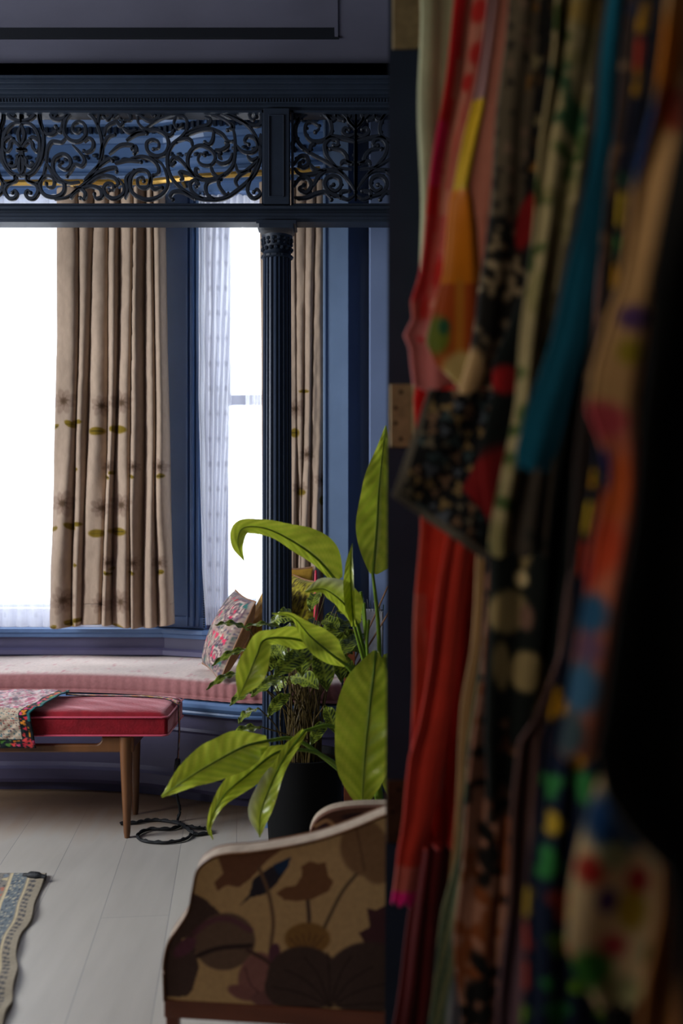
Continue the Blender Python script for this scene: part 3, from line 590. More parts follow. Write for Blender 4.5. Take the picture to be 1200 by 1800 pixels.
# ---------------------------------------------------------------- throw cushions
def pillow(name, label, center, w, h, th, rot, colf, matk='fabric', corner=.1, sub='back_panel'):
    n = 46; u = np.linspace(-1, 1, n)[:, None]*np.ones((1, n)); v = u.T
    r = thing(name, label, 'cushion', (center[0], center[1], center[2]-h/2), 'cushions in the window seat corner')
    hgt = (np.clip(1-u**2, 0, 1)**.45)*(np.clip(1-v**2, 0, 1)**.45)
    pin = 1-corner*(u**2*(1-v**2)*0+(1-np.abs(u))*0+(1-v**2)*.5*np.abs(u)**3); pv = 1-corner*((1-u**2)*.5*np.abs(v)**3)
    R = rot.to_matrix()
    for sgn, nm in ((1, 'front_panel'), (-1, sub)):
        x = u*w/2*pin; y = v*h/2*pv; z = sgn*th/2*hgt+.002*sgn*smooth_noise(u*14, v*14, 4)*hgt
        loc = np.stack([x, -z, y], -1).reshape(-1, 3); W = np.array([tuple(R @ Vector(p)) for p in loc]).reshape(n, n, 3)+np.array(center)
        G = W if sgn > 0 else W[::-1]
        c = colf(u, v, sgn); c = c if sgn > 0 else c[::-1]
        keep(grid_obj(nm, G, M[matk], None, c), r)
    e = MB(); ring = [(-1, -1), (1, -1), (1, 1), (-1, 1), (-1, -1)]; pts = []
    for (a0, b0), (a1, b1) in zip(ring[:-1], ring[1:]):
        for t in np.linspace(0, 1, 14, endpoint=False):
            a = a0+(a1-a0)*t; b_ = b0+(b1-b0)*t
            pa = 1-corner*(1-b_**2)*.5*abs(a)**3; pb = 1-corner*(1-a**2)*.5*abs(b_)**3
            pts.append(tuple(np.array(R @ Vector((a*w/2*pa, 0, b_*h/2*pb)))+np.array(center)))
    pts.append(pts[0]); e.tube(pts, .004, 6); keep(e.build('edge_piping', M['tanwood'], smooth=True), r)
    return r
from mathutils import Euler
def paisley(u, v, s):
    if s < 0: return base(u, (176, 132, 84))
    X = u*100; Y = v*100; c = base(u, (170, 148, 136))
    c = spots(c, X, Y, 9, 3.2, [(150, 120, 120), (90, 84, 110), (90, 110, 100), (205, 190, 170)], 3, .9)
    for cx, cy, r in ((55, 65, 42), (-50, -60, 44), (60, -55, 36), (-45, 62, 40)):
        d = np.hypot(X-cx, Y-cy); m = (d < r); c = mixc(c, (92, 62, 78), m*(.5+.5*np.sin(d*.55))*.9); c = mixc(c, (216, 190, 176), m*(np.abs(d-r*.55) < 3)*.9)
    c = spots(c, X, Y, 24, 6, [(214, 46, 84), (222, 66, 100), (52, 110, 104), (206, 40, 50)], 9, .5)
    c = mixc(c, (70, 60, 78), (np.abs(np.sin(Y*.19+np.sin(X*.06)*2)) < .12)*.7); return c
pillow('paisley_cushion', 'paisley patterned cushion with pink flecks and tan back leaning on the window seat', (-.452, 3.97, .655), .32, .33, .125, Euler((math.radians(-24), math.radians(4), math.radians(-70)), 'XYZ'), paisley)
def must(u, v, s):
    c = base(u, (190, 142, 44)); return mixc(c, (120, 92, 24), .6*(np.abs(smooth_noise(u*12, v*12, 2)) < .16))
pillow('mustard_cushion', 'mustard yellow cushion just behind the paisley cushion', (-.318, 4.03, .668), .30, .36, .10, Euler((math.radians(-20), math.radians(3), math.radians(-73)), 'XYZ'), must)
def olive(u, v, s):
    if s < 0: return base(u, (84, 52, 30))
    c = base(u, (70, 58, 16)); return spots(c, u*100, v*100, 13, 6, [(150, 140, 30), (128, 120, 24), (170, 156, 48)], 8, .95)
pillow('olive_cushion', 'olive green textured cushion with brown back right of the dark column', (-.176, 4.04, .685), .28, .38, .12, Euler((math.radians(-12), math.radians(3), math.radians(-62)), 'XYZ'), olive)
pillow('ochre_cushion', 'ochre cushion peeking out behind the olive cushion', (-.205, 4.185, .700), .17, .42, .04, Euler((math.radians(-4), math.radians(0), math.radians(-5)), 'XYZ'), lambda u, v, s: base(u, (168, 128, 44)))

# ---------------------------------------------------------------- pink velvet bench, throw, strap, cord
bn = thing('upholstered_bench', 'pink velvet upholstered bench with tapered wooden legs by the window seat', 'bench', (-1.2, 3.64, 0))
bx0, bx1, by0, by1, bz0, bz1 = -1.78, -.605, 3.46, 3.80, .357, .437
def rbox(x0, x1, y0, y1, z0, z1, r, n=5, nx=60, ny=24, puff=0.0):
    mb = MB(); mb.box((x0, y0, z0), (x1, y1, z1)); return mb
s = rbox(bx0, bx1, by0, by1, bz0, bz1-.012, .01).build('seat', M['velvet'], smooth=True); bv = s.modifiers.new('bevel', 'BEVEL'); bv.width = .012; bv.segments = 4; adopt(bn, s)
u = np.linspace(0, 1, 90)[:, None]*np.ones((1, 34)); v = np.ones((90, 1))*np.linspace(0, 1, 34)[None]
puff = (np.clip(1-(2*u-1)**24, 0, 1)**.5)*(np.clip(1-(2*v-1)**10, 0, 1)**.5)
G = np.stack([bx0+.004+(bx1-bx0-.008)*u, by0+.004+(by1-by0-.008)*v, bz1-.012+.020*puff+.0015*smooth_noise(u*90, v*30, 8)*puff], -1)
adopt(bn, grid_obj('cushion_top', G, M['velvet']))
e = MB()
for zz in (bz1-.011, bz0+.006):
    e.tube(np.array([(bx0, by0, zz), (bx1-.3, by0-.001, zz), (bx1-.02, by0-.001, zz), (bx1-.006, by0+.001, zz+.001), (bx1-.001, by0+.006, zz+.001), (bx1+.001, by0+.02, zz), (bx1+.001, by0+.1, zz), (bx1+.001, by1, zz)]), .0032, 6)
adopt(bn, e.build('piping', M['piping'], smooth=True))
fr = MB()
zr0, zr1 = .300, bz0
def prism(mb, xz, y0, y1):
    k = len(xz); V = [(x, y0, z) for x, z in xz]+[(x, y1, z) for x, z in xz]
    mb.add(V, [tuple(range(k)), tuple(range(2*k-1, k-1, -1))]+[(i_, i_+k, (i_+1) % k+k, (i_+1) % k) for i_ in range(k)])
corner = [(-.86+.022*math.sin(a_), zr0+.028+.022*(1-math.cos(a_))) for a_ in np.linspace(0, math.pi/2, 6)]
mir = [(-2.385-x, z) for x, z in corner][::-1]
for yy in (3.475, 3.745):
    prism(fr, [(bx0+.09, zr0), (-.725, zr0)]+[(-.725, zr1)]+[(-.838, zr1)]+corner[::-1]+mir[::-1]+[(mir[0][0], zr1), (bx0+.09, zr1)], yy, yy+.026)
fr.box((-.752, 3.49, zr0+.01), (-.727, 3.76, zr1)); fr.box((bx0+.10, 3.49, zr0+.01), (bx0+.125, 3.76, zr1))
adopt(bn, fr.build('rail', M['wood'], bevel=.006))
for lx, ly, sg in ((-.752, 3.485, 1), (-.778, 3.755, 1), (-1.66, 3.49, -1), (-1.66, 3.745, -1)):
    lg = MB().lathe((lx, ly, 0), [(.009, 0), (.012, .02), (.021, .26), (.023, .356)], 16); lg.V = [(x+(.018*(z/.356)-.009)*-sg*.2, y, z) for x, y, z in lg.V]
    adopt(bn, lg.build('leg', M['wood'], smooth=True))
# throw
n, m = 150, 150; q = cr([(3.79, .462), (3.70, .465), (3.58, .464), (3.49, .463), (3.447, .452), (3.438, .42), (3.440, .37), (3.442, .325)], 21)
q = q[np.linspace(0, len(q)-1, m).astype(int)]
uu = np.linspace(0, 1, n)[:, None]*np.ones((1, m)); vv = np.ones((n, 1))*np.linspace(0, 1, m)[None]
xR = np.interp(vv, [0, .12, .45, .62, 1], [-1.035, -1.03, -1.05, -1.075, -1.055]); xL = -1.72
GX = xL+(xR-xL)*uu; GY = q[:, 0][None]*np.ones((n, 1)); GZ = q[:, 1][None]*np.ones((n, 1))
nz = smooth_noise(GX*70, vv*40, 5)+.7*smooth_noise(GX*150, vv*90, 6)
GZ = GZ+np.where(vv < .52, .0042*nz, 0); GY = GY-np.where(vv >= .52, .003+.002*nz, 0)
dR = (xR-GX)*1000; vb = (1-vv)*345; Xm = GX*1000; Vm = vv*345
c = base(GX, (190, 172, 150)); c = spots(c, Xm, Vm, 9, 2.6, [(150, 60, 60), (90, 60, 70), (60, 110, 120)], 4, .8)
topm = (vv < .50); c = mixc(c, (214, 168, 172), topm*.6); c = spots(c, Xm, Vm, 11, 6, [(226, 196, 196), (200, 120, 140), (206, 200, 196), (150, 130, 140)], 11, .95, mask=topm*1.0)
bord = ((dR < 42) | (vb < 34)); c = mixc(c, (16, 26, 30), bord*1.0)
c = spots(c, Xm, Vm, 19, 8, [(196, 40, 60), (214, 130, 40), (206, 70, 110), (90, 140, 60), (206, 60, 60)], 6, .95, mask=((dR < 36) & (dR > 9) | (vb < 28) & (vb > 6))*1.0)
c = mixc(c, (40, 104, 104), (dR < 10)*1.0*(vv < .72))
th = thing('embroidered_throw', 'embroidered throw with dark flowered border draped over the pink bench', 'throw', (-1.4, 3.6, .44))
adopt(th, grid_obj('cloth', np.stack([GX, GY, GZ], -1), M['fabric'], None, c, .004))
# strap: runs along the back of the bench top and drops over the right end
sp = cr([(-1.035, 3.745, .455), (-.95, 3.755, .449), (-.85, 3.755, .4475), (-.74, 3.74, .4475), (-.66, 3.71, .447), (-.617, 3.675, .444), (-.5975, 3.65, .435), (-.594, 3.64, .40), (-.593, 3.64, .34), (-.595, 3.64, .28), (-.598, 3.64, .235)], 14)
T = np.gradient(sp, axis=0); T /= np.linalg.norm(T, axis=1)[:, None]; side = np.cross(T, [0, .0, 1.0]); 
side = np.array([np.array([0, -1, 0]) if abs(t[2]) > .5 else s_ for t, s_ in zip(T, side)]); side /= np.linalg.norm(side, axis=1)[:, None]
for i in range(1, len(side)):
    if np.dot(side[i], side[i-1]) < 0: side[i] *= -1
for _ in range(6): side[1:-1] = (side[:-2]+side[1:-1]+side[2:])/3
ws = np.linspace(-.014, .014, 9); G = sp[:, None]+side[:, None]*ws[None, :, None]
L_ = np.arange(len(sp))[:, None]*np.ones((1, 9))*4; W_ = np.ones((len(sp), 1))*np.linspace(0, 40, 9)[None]
c = base(L_, (178, 138, 128)); c = spots(c, L_, W_, 14, 7, [(210, 60, 80), (214, 160, 40), (60, 60, 90), (216, 190, 180)], 2, .9); c = mixc(c, (14, 16, 26), (W_ < 6)*1.0+(W_ > 35)*1.0)
sto = grid_obj('strap', G, M['fabric'], None, c, .003); adopt(th, sto)
tb = MB().tube(cr([(-.598, 3.64, .24), (-.602, 3.64, .20), (-.607, 3.645, .15)], 6), [.006]+[.011]*10+[.008]*2, 8); adopt(th, tb.build('strap_end', M['blackc'], smooth=True))
def fl(x, y, z=.007): return tuple(FL(x, y, z))
path = [(-.607, 3.645, .15), (-.605, 3.66, .10), (-.595, 3.67, .04)]+[fl(*p) for p in ((312, 1442), (318, 1450), (300, 1457), (262, 1458), (242, 1468), (252, 1478), (290, 1481), (325, 1475), (337, 1462), (322, 1452))]+[fl(345, 1455, .012), fl(362, 1457), fl(369, 1463), fl(345, 1467), fl(334, 1461, .014), fl(318, 1449, .014), fl(290, 1443), fl(262, 1442), fl(240, 1446), fl(212, 1448)]
tw = cr(path, 10); o = MB(); o.tube(tw, .0052, 8); ph = np.arange(len(tw))*1.1
o.tube(tw+np.stack([.003*np.cos(ph), .003*np.sin(ph), .003+.002*np.sin(ph)], 1), .0036, 6)
tag(o.build('coiled_rope', M['blackc'], smooth=True), 'black rope hanging off the bench corner and coiled on the floor', 'rope')

# ---------------------------------------------------------------- rug
ex = np.array([FL(82, 1540)[:2], FL(76, 1556)[:2], FL(62, 1590)[:2], FL(56, 1620)[:2], FL(38, 1645)[:2], FL(29, 1680)[:2], FL(32, 1705)[:2], FL(24, 1740)[:2], FL(22, 1765)[:2], FL(8, 1795)[:2], FL(2, 1850)[:2], FL(-6, 1960)[:2]])
e2 = cr(ex, 14); n = len(e2); m = 150; dirL = np.array([-.995, .0]); us = np.linspace(0, .62, m)
G = np.zeros((n, m, 3)); wob = .006
for i in range(n):
    for j in range(m):
        u = us[j]; fa = math.exp(-u/.15); sm = np.array([np.interp(i, [0, n-1], [ex[0][0], ex[-1][0]]), np.interp(i, [0, n-1], [ex[0][1], ex[-1][1]])])
        p = e2[i]*fa+sm*(1-fa); G[i, j] = (p[0]-u, p[1]+.03*u*0-.07*u*(0), .006+.004*math.sin(i*.22)*fa)
Uc = np.ones((n, 1))*us[None]*1000; Vc = np.arange(n)[:, None]*np.ones((1, m))*7.0
c = base(Uc, (146, 134, 114))
c = mixc(c, (60, 60, 66), ((Uc > 22) & (Uc < 44) & (np.sin(Vc*.26+Uc*.12) > .1))*.9)
c = mixc(c, (196, 178, 140), ((Uc > 46) & (Uc < 54))*1.0)
band = (Uc > 56) & (Uc < 100); c = mixc(c, (96, 108, 116), band*.85); c = spots(c, Uc, Vc, 10, 2.8, [(178, 170, 146), (50, 58, 74)], 3, .95, mask=band*1.0)
c = mixc(c, (196, 178, 140), ((Uc > 101) & (Uc < 110))*1.0); fld = Uc > 114
c = mixc(c, (128, 122, 112), fld*1.0); c = mixc(c, (40, 46, 58), fld*(np.abs(np.sin(Uc*.11+np.sin(Vc*.13)*3)) < .28)*.9); c = spots(c, Uc, Vc, 46, 11, [(176, 104, 84), (190, 172, 130), (110, 120, 130)], 5, .9, mask=fld*1.0)
rg = thing('rug', 'worn patterned rug with wavy fringed border on the pale floor', 'rug', (ex[0][0], ex[0][1], 0))
adopt(rg, grid_obj('rug_body', G, M['fabric'], None, c, .008))
a, b_ = FL(42, 1539, .012), FL(80, 1543, .012); o = MB(); o.tube(cr([a, (a+b_)/2+np.array([0, -.004, .004]), b_], 5), [.008]*3+[.013]*5+[.009]*3, 8); adopt(rg, o.build('rolled_corner', M['blackc'], smooth=True))

# ---------------------------------------------------------------- floral chair
KX = 1750/2.0
ch = thing('floral_chair', 'low chair upholstered in brown water lily print seen from behind the door jamb', 'chair', (.1, 2.2, 0))
outl = [(290, 1757), (289, 1725), (289, 1690), (297, 1655), (315, 1628), (332, 1600), (340, 1562), (348, 1528), (370, 1508), (400, 1500), (440, 1497), (500, 1488), (560, 1475), (620, 1455), (675, 1432), (730, 1412), (800, 1402)]
ol = cr(outl, 6)
def cdep(x): return 2.0-(x-290)*.00016
nx, ny = 260, 170
xs = np.linspace(289, 800, nx)
lefty = [(p[0], p[1]) for p in outl]
# left boundary x as a function of y, top boundary y as a function of x
ly = np.array([p[1] for p in ol if p[0] <= 372])[::-1]; lx = np.array([p[0] for p in ol if p[0] <= 372])[::-1]
v = np.linspace(0, 1, ny)[:, None]*np.ones((1, nx)); u = np.ones((ny, 1))*np.linspace(0, 1, nx)[None]
def boundary_grid():
    # Coons-like: each row runs from left outline point to the right edge
    L = []; k = [i for i, p in enumerate(ol) if p[1] <= 1757.5]
    left = ol[:[i for i, p in enumerate(ol) if p[0] >= 371][0]+1]; topc = ol[len(left)-1:]
    s = np.linspace(0, 1, ny); d = np.r_[0, np.cumsum(np.hypot(*np.diff(left, axis=0).T))]; d /= d[-1]
    LX = np.interp(s, d, left[:, 0]); LY = np.interp(s, d, left[:, 1])
    X = LX[:, None]+(800-LX[:, None])*u; t = (LY[0]-LY)/(LY[0]-LY[-1])
    yt = np.interp(X, topc[:, 0], topc[:, 1]); yb = 1757+(X-290)*.055
    ytl = np.interp(371, topc[:, 0], topc[:, 1])
    a = t[:, None]; Yl = LY[:, None]
    return X, yb*(1-a)+(np.where(X < 371, ytl, yt))*a
X, Y = boundary_grid()
c = base(X, (206, 166, 116)); dk = (86, 66, 60); pu = (112, 76, 82); br = (130, 88, 60)
c = poly(c, X, Y, [(382, 1505), (430, 1497), (500, 1490), (470, 1512), (440, 1545), (420, 1560), (398, 1556), (382, 1566), (376, 1552), (392, 1535)], (126, 84, 62))
c = poly(c, X, Y, [(418, 1595), (438, 1572), (445, 1545), (475, 1524), (510, 1508), (506, 1524), (485, 1555), (465, 1572), (440, 1578)], (56, 50, 58)); c = poly(c, X, Y, [(480, 1520), (512, 1506), (506, 1524), (490, 1540)], (44, 62, 92))
c = line(c, X, Y, [(455, 1525), (472, 1570), (480, 1620), (476, 1665), (476, 1700)], 3.2, (122, 92, 70))
c = line(c, X, Y, [(632, 1530), (600, 1570), (570, 1630), (560, 1650)], 3, (110, 88, 66)); c = line(c, X, Y, [(540, 1575), (543, 1620), (538, 1650)], 3.4, (88, 68, 60))
c = poly(c, X, Y, [(485, 1570), (500, 1560), (520, 1556), (530, 1540), (530, 1522), (545, 1514), (560, 1518), (572, 1516), (577, 1540), (586, 1550), (578, 1566), (550, 1580), (520, 1584), (500, 1582)], br)
for q_ in ((640, 1490, 42, 50, -10), (668, 1510, 34, 44, 10)): c = ell(c, X, Y, *q_[:4], (146, 108, 76), q_[4], .15)
c = line(c, X, Y, [(625, 1450), (635, 1500), (640, 1530)], 2, (110, 78, 56), .7)
c = poly(c, X, Y, [(645, 1596), (660, 1600), (680, 1590), (700, 1620), (690, 1700), (655, 1680), (630, 1640), (650, 1630)], (84, 52, 56))
c = ell(c, X, Y, 540, 1650, 40, 28, (150, 108, 60), 0, .15)
for a_ in range(6): c = line(c, X, Y, [(508+a_*12, 1640+abs(a_-3)*3), (530+a_*4, 1668)], 1.5, (108, 74, 50), .7)
# left big leaves
c = poly(c, X, Y, [(340, 1570), (360, 1580), (395, 1612), (360, 1640), (320, 1650), (300, 1690), (285, 1700), (285, 1650), (325, 1600)], dk)
c = ell(c, X, Y, 395, 1655, 54, 50, (118, 92, 76), -20, .06); c = line(c, X, Y, [(318, 1668), (360, 1625), (400, 1615), (440, 1635)], 5, (110, 66, 78), .8); c = line(c, X, Y, [(325, 1690), (380, 1668), (440, 1662)], 4, (64, 48, 46))
c = poly(c, X, Y, [(290, 1690), (310, 1660), (340, 1640), (345, 1680), (350, 1700), (338, 1740), (328, 1752), (290, 1752)], dk)
c = ell(c, X, Y, 325, 1665, 24, 12, (110, 66, 80), -40, .3)
c = ell(c, X, Y, 450, 1715, 30, 42, (150, 100, 92), 20, .12); c = ell(c, X, Y, 425, 1745, 26, 12, (140, 92, 86), 20, .2); c = ell(c, X, Y, 470, 1755, 30, 14, (126, 84, 80), 0, .2); c = line(c, X, Y, [(435, 1670), (470, 1690), (478, 1705)], 3.5, (88, 62, 58)); c = ell(c, X, Y, 482, 1676, 10, 18, (104, 64, 76), 10, .2)
c = line(c, X, Y, [(430, 1700), (440, 1730), (455, 1745)], 1.5, (110, 70, 70))
for q_ in ((535, 1720, 66, 56, 10), (645, 1720, 76, 64, -10), (500, 1735, 35, 35, 0)): c = ell(c, X, Y, *q_[:4], (80, 62, 56), q_[4], .08)
for k_ in range(9):
    a_ = math.radians(180+k_*22); c = line(c, X, Y, [(580, 1770), (580+50*math.cos(a_), 1770+60*math.sin(a_)), (580+110*math.cos(a_), 1770+95*math.sin(a_))], 1.3, (52, 38, 36), .8)
D = 2.0-(X-290)*.00016; D = D-.006*np.sin(np.clip((X-289)/40, 0, 1)*math.pi/2)
G = np.stack([(X-CX)*D/FPX, D, CH-(Y-CY)*D/FPX], -1)
adopt(ch, grid_obj('side_panel', G, M['chairfab'], None, c))
# thickness: body behind the panel, pale piped edge
Gb = G.copy(); Gb[..., 1] += .045; adopt(ch, grid_obj('inner_panel', Gb[:, ::-1], M['chairfab'], None, c[:, ::-1]))
bp = np.array([[(x-CX)*cdep(x)/FPX, cdep(x), CH-(y-CY)*cdep(x)/FPX] for x, y in ol])
st_ = np.stack([bp+np.array([0, -.008, 0]), bp+np.array([0, .022, .007]), bp+np.array([0, .052, 0])], 1); adopt(ch, grid_obj('edge_welt', st_, M['trim']))
o = MB(); o.tube(bp+np.array([0, -.006, 0]), .003, 6); o.tube(bp+np.array([0, .05, 0]), .003, 6); adopt(ch, o.build('piping', M['wood'], smooth=True))
def cp(x, y): d = cdep(x); return ((x-CX)*d/FPX, d, CH-(y-CY)*d/FPX)
a, b_ = cp(289, 1755), cp(800, 1785); o = MB()
o.add([(a[0], a[1]-.006, a[2]), (b_[0], b_[1]-.006, b_[2]), (b_[0], b_[1]-.006, b_[2]-.036), (a[0], a[1]-.006, a[2]-.036), (a[0], a[1]+.05, a[2]), (b_[0], b_[1]+.05, b_[2]), (b_[0], b_[1]+.05, b_[2]-.036), (a[0], a[1]+.05, a[2]-.036)], [(0,3,2,1),(4,5,6,7),(0,1,5,4),(1,2,6,5),(2,3,7,6),(3,0,4,7)])
adopt(ch, o.build('rail', M['mahog'], bevel=.002))
for lx_, ly_ in ((-.340, 1.995), (.21, 1.92), (-.055, 2.43), (.27, 2.43)):
    o = MB(); o.box((lx_-.012, ly_, 0), (lx_+.014, ly_+.03, .15)); adopt(ch, o.build('leg', M['mahog'], bevel=.003))
adopt(ch, MB().add([(-.30, 2.05, .15), (.22, 1.98, .15), (.29, 2.43, .15), (-.05, 2.43, .15), (-.30, 2.05, .27), (.22, 1.98, .27), (.29, 2.43, .27), (-.05, 2.43, .27)], [(0,3,2,1),(4,5,6,7),(0,1,5,4),(1,2,6,5),(2,3,7,6),(3,0,4,7)]).build('seat', M['mahog'], bevel=.01))
ao = cr([(545, 1560), (544, 1478), (546, 1455), (557, 1436), (580, 1422), (615, 1415), (660, 1413), (730, 1413)], 7)
ny2 = 60; nx2 = 90; s = np.linspace(0, 1, ny2); left = ao[:29]; d_ = np.r_[0, np.cumsum(np.hypot(*np.diff(left, axis=0).T))]; d_ /= d_[-1]
LX = np.interp(s, d_, left[:, 0]); LY = np.interp(s, d_, left[:, 1]); U = np.linspace(0, 1, nx2)[None]
XA = LX[:, None]+(730-LX[:, None])*U; topy = np.interp(XA, ao[28:, 0], ao[28:, 1]); tt = ((LY[0]-LY)/(LY[0]-LY[-1]))[:, None]; YA = 1560*(1-tt)+topy*tt
ca = base(XA, (96, 66, 54)); ca = ell(ca, XA, YA, 566, 1456, 9, 18, (70, 50, 58), 10, .2); ca = line(ca, XA, YA, [(555, 1445), (575, 1436), (588, 1450), (580, 1470)], 3.5, (190, 150, 108)); ca = line(ca, XA, YA, [(552, 1470), (556, 1480)], 8, (190, 150, 108)); ca = ell(ca, XA, YA, 640, 1430, 40, 8, (60, 44, 46), 0, .3)
GA = np.stack([(XA-CX)*2.45/FPX, 2.45+XA*0, CH-(YA-CY)*2.45/FPX], -1); adopt(ch, grid_obj('arm_panel', GA, M['chairfab'], None, ca, .03, offset=-1))
ab = np.array([P(x, y, 2.45) for x, y in ao]); st_ = np.stack([ab+np.array([0, -.006, 0]), ab+np.array([0, .015, .005]), ab+np.array([0, .036, 0])], 1); adopt(ch, grid_obj('edge_welt', st_, M['trim']))

# ---------------------------------------------------------------- plants
def leaf_mesh(name, mid, wl, wr, N=(0, -1, .25), fold=.25, curl=0, wav=.0, cf=None, matk='leaf', nt=64, ns=17, twist=0):
    q = cr(mid, 9); d = np.r_[0, np.cumsum(np.linalg.norm(np.diff(q, axis=0), axis=1))]; d /= d[-1]; t = np.linspace(0, 1, nt)
    q = np.stack([np.interp(t, d, q[:, k]) for k in range(3)], 1)
    T = np.gradient(q, axis=0); T /= np.linalg.norm(T, axis=1)[:, None]
    Nn = np.array(N, float); Nn = Nn/np.linalg.norm(Nn)
    S = np.cross(T, Nn); S /= np.linalg.norm(S, axis=1)[:, None]; NN = np.cross(S, T)
    if twist:
        a = np.radians(twist)*t; S, NN = S*np.cos(a)[:, None]+NN*np.sin(a)[:, None], NN*np.cos(a)[:, None]-S*np.sin(a)[:, None]
    def prof(w):
        w = np.array(w, float); k = np.linspace(0, 1, len(w)); return np.interp(t, np.linspace(0, 1, 60), cr(np.stack([k, w], 1), 20)[:, 1][np.linspace(0, 20*(len(w)-1), 60).astype(int)])
    Wl = np.clip(prof(wl), .0004, 1); Wr = np.clip(prof(wr), .0004, 1); s = np.linspace(-1, 1, ns)
    G = np.zeros((nt, ns, 3)); 
    for j, sj in enumerate(s):
        Wd = Wl if sj < 0 else Wr; a = abs(sj)
        off = Wd*a*(math.cos(fold*1.0)) ; up = Wd*(a*math.sin(fold)-curl*a*a)
        wv = wav*np.sin(t*22+sj*2+(0 if sj < 0 else 1.7))*a**2
        G[:, j] = q+S*(np.sign(sj)*off)[:, None]+NN*(up+wv)[:, None]+NN*(-.0022*np.cos(t*60-a*6))[:, None]*a*(1-a)*2
    tt = t[:, None]*np.ones((1, ns)); ss = np.ones((nt, 1))*s[None]
    o = grid_obj(name, G, M[matk], None, cf(tt, ss)); return o, q
def dcol(tt, ss):
    a = np.abs(ss); c = base(tt, (212, 218, 72)); c = mixc(c, (160, 184, 44), .6*(.5+.5*np.sin(tt*72-a*12))*(a > .1)); c = mixc(c, (222, 232, 140), (a < .07)*.8)
    c = mixc(c, (156, 184, 36), .35*np.clip(smooth_noise(tt*4, ss*3, 4), 0, 1)); return c
def dcol2(tt, ss): return mixc(dcol(tt, ss), (214, 216, 200), .75*np.clip(-ss*1.2-.1, 0, 1)*(tt < .55))
pd = thing('potted_leafy_plant', 'tall potted plant with broad bright green leaves beside the door jamb', 'plant', (.12, 2.95, 0))
o = MB().lathe((.12, 2.95, 0), [(.085, 0), (.10, .02), (.118, .23), (.122, .25), (.112, .25), (.108, .23)], 32); adopt(pd, o.build('pot', M['pot'], smooth=True))
adopt(pd, MB().lathe((.12, 2.95, .215), [(.107, 0), (.107, .012)], 24).build('soil', M['soil']))
st = MB().tube(cr([(.12, 2.95, .22), (.105, 2.94, .35), (.09, 2.93, .52), (.085, 2.93, .68)], 6), .013, 10); adopt(pd, st.build('main_stem', M['stem'], smooth=True))
def W_(pts): return [P(*p) for p in pts]
px = 2.9/FPX
def dleaf(mid, wl, wr, pet=None, N=(0, -1, .25), fold=.25, curl=0, wav=.003, cf=dcol, twist=0, nm='leaf'):
    o, q = leaf_mesh(nm, W_(mid), [w_*px for w_ in wl], [w_*px for w_ in wr], N, fold, curl, wav, cf, twist=twist)
    keep(o, pd)
    if pet:
        t = MB(); pp = cr([q[-1]]+[P(*p) for p in pet], 8); t.tube(pp, np.linspace(.0045, .0075, len(pp)), 8); keep(t.build('leaf_stalk', M['stem'], smooth=True), o)
        rr = q[::2]; t = MB(); t.tube(q-np.array([0, .0012, 0]), np.linspace(.0006, .0042, len(q)), 6); keep(t.build('midrib', M['stem'], smooth=True), o)
base_pt = (655, 1330, 2.93)
dleaf([(678, 748, 2.88), (672, 800, 2.84), (666, 860, 2.82), (662, 930, 2.84), (655, 1008, 2.9)], [1, 14, 34, 58, 76, 58, 6], [1, 12, 26, 34, 38, 26, 5], [(664, 1090, 2.93), (668, 1180, 2.94)], (.1, -1, .1), .2, 0, .004)
dleaf([(429, 986, 2.76), (418, 955, 2.74), (428, 928, 2.76), (470, 930, 2.80), (520, 955, 2.84), (560, 985, 2.87), (592, 1022, 2.9)], [1, 15, 14, 22, 38, 40, 12], [1, 12, 13, 14, 16, 12, 6], [(622, 1075, 2.92), (640, 1150, 2.93), (652, 1210, 2.94)], (0.15, -1, .3), .2, 0, .003)
dleaf([(536, 1040, 2.80), (570, 1036, 2.82), (605, 1062, 2.86), (628, 1098, 2.9)], [1, 26, 32, 6], [1, 15, 16, 6], [(640, 1150, 2.93), (650, 1210, 2.94)], (.1, -1, .5), .3, 0, .003, dcol2)
dleaf([(619, 955, 2.86), (616, 1000, 2.85), (618, 1050, 2.86), (622, 1100, 2.88)], [1, 12, 12, 6], [1, 14, 17, 6], [(636, 1150, 2.91), (655, 1220, 2.94)], (-.3, -1, 0), .9, .1, .002, dcol2)
dleaf([(478, 1078, 2.70), (514, 1084, 2.74), (545, 1118, 2.78), (580, 1148, 2.84), (607, 1168, 2.88)], [1, 7, 24, 26, 5], [1, 6, 20, 20, 5], [(635, 1185, 2.92), (655, 1230, 2.94)], (.1, -1, .3), .2, 0, .003)
dleaf([(418, 1228, 2.68), (436, 1190, 2.68), (452, 1150, 2.70), (466, 1124, 2.74), (510, 1122, 2.80), (552, 1132, 2.84)], [1, 24, 20, 14, 20, 5], [1, 26, 20, 12, 20, 5], [(600, 1160, 2.88), (650, 1220, 2.93)], (.15, -1, .35), .25, 0, .003)
dleaf([(636, 1428, 2.66), (640, 1350, 2.68), (648, 1260, 2.72), (656, 1190, 2.78), (660, 1145, 2.84)], [2, 42, 54, 56, 40, 4], [2, 34, 42, 44, 30, 4], [(664, 1180, 2.9), (664, 1250, 2.94)], (.05, -1, .15), .22, 0, .004)
dleaf([(700, 1440, 2.78), (690, 1340, 2.78), (684, 1240, 2.80), (680, 1150, 2.86)], [2, 28, 34, 5], [2, 28, 34, 5], [(672, 1200, 2.92)], (-.2, -1, .1), .3)
dleaf([(284, 1400, 2.52), (330, 1368, 2.54), (380, 1338, 2.60), (430, 1312, 2.68), (470, 1302, 2.74)], [2, 26, 34, 30, 8], [2, 22, 38, 36, 8], [(520, 1300, 2.80), (580, 1340, 2.86), (650, 1400, 2.93)], (-.05, -1, .55), .15, 0, .003)
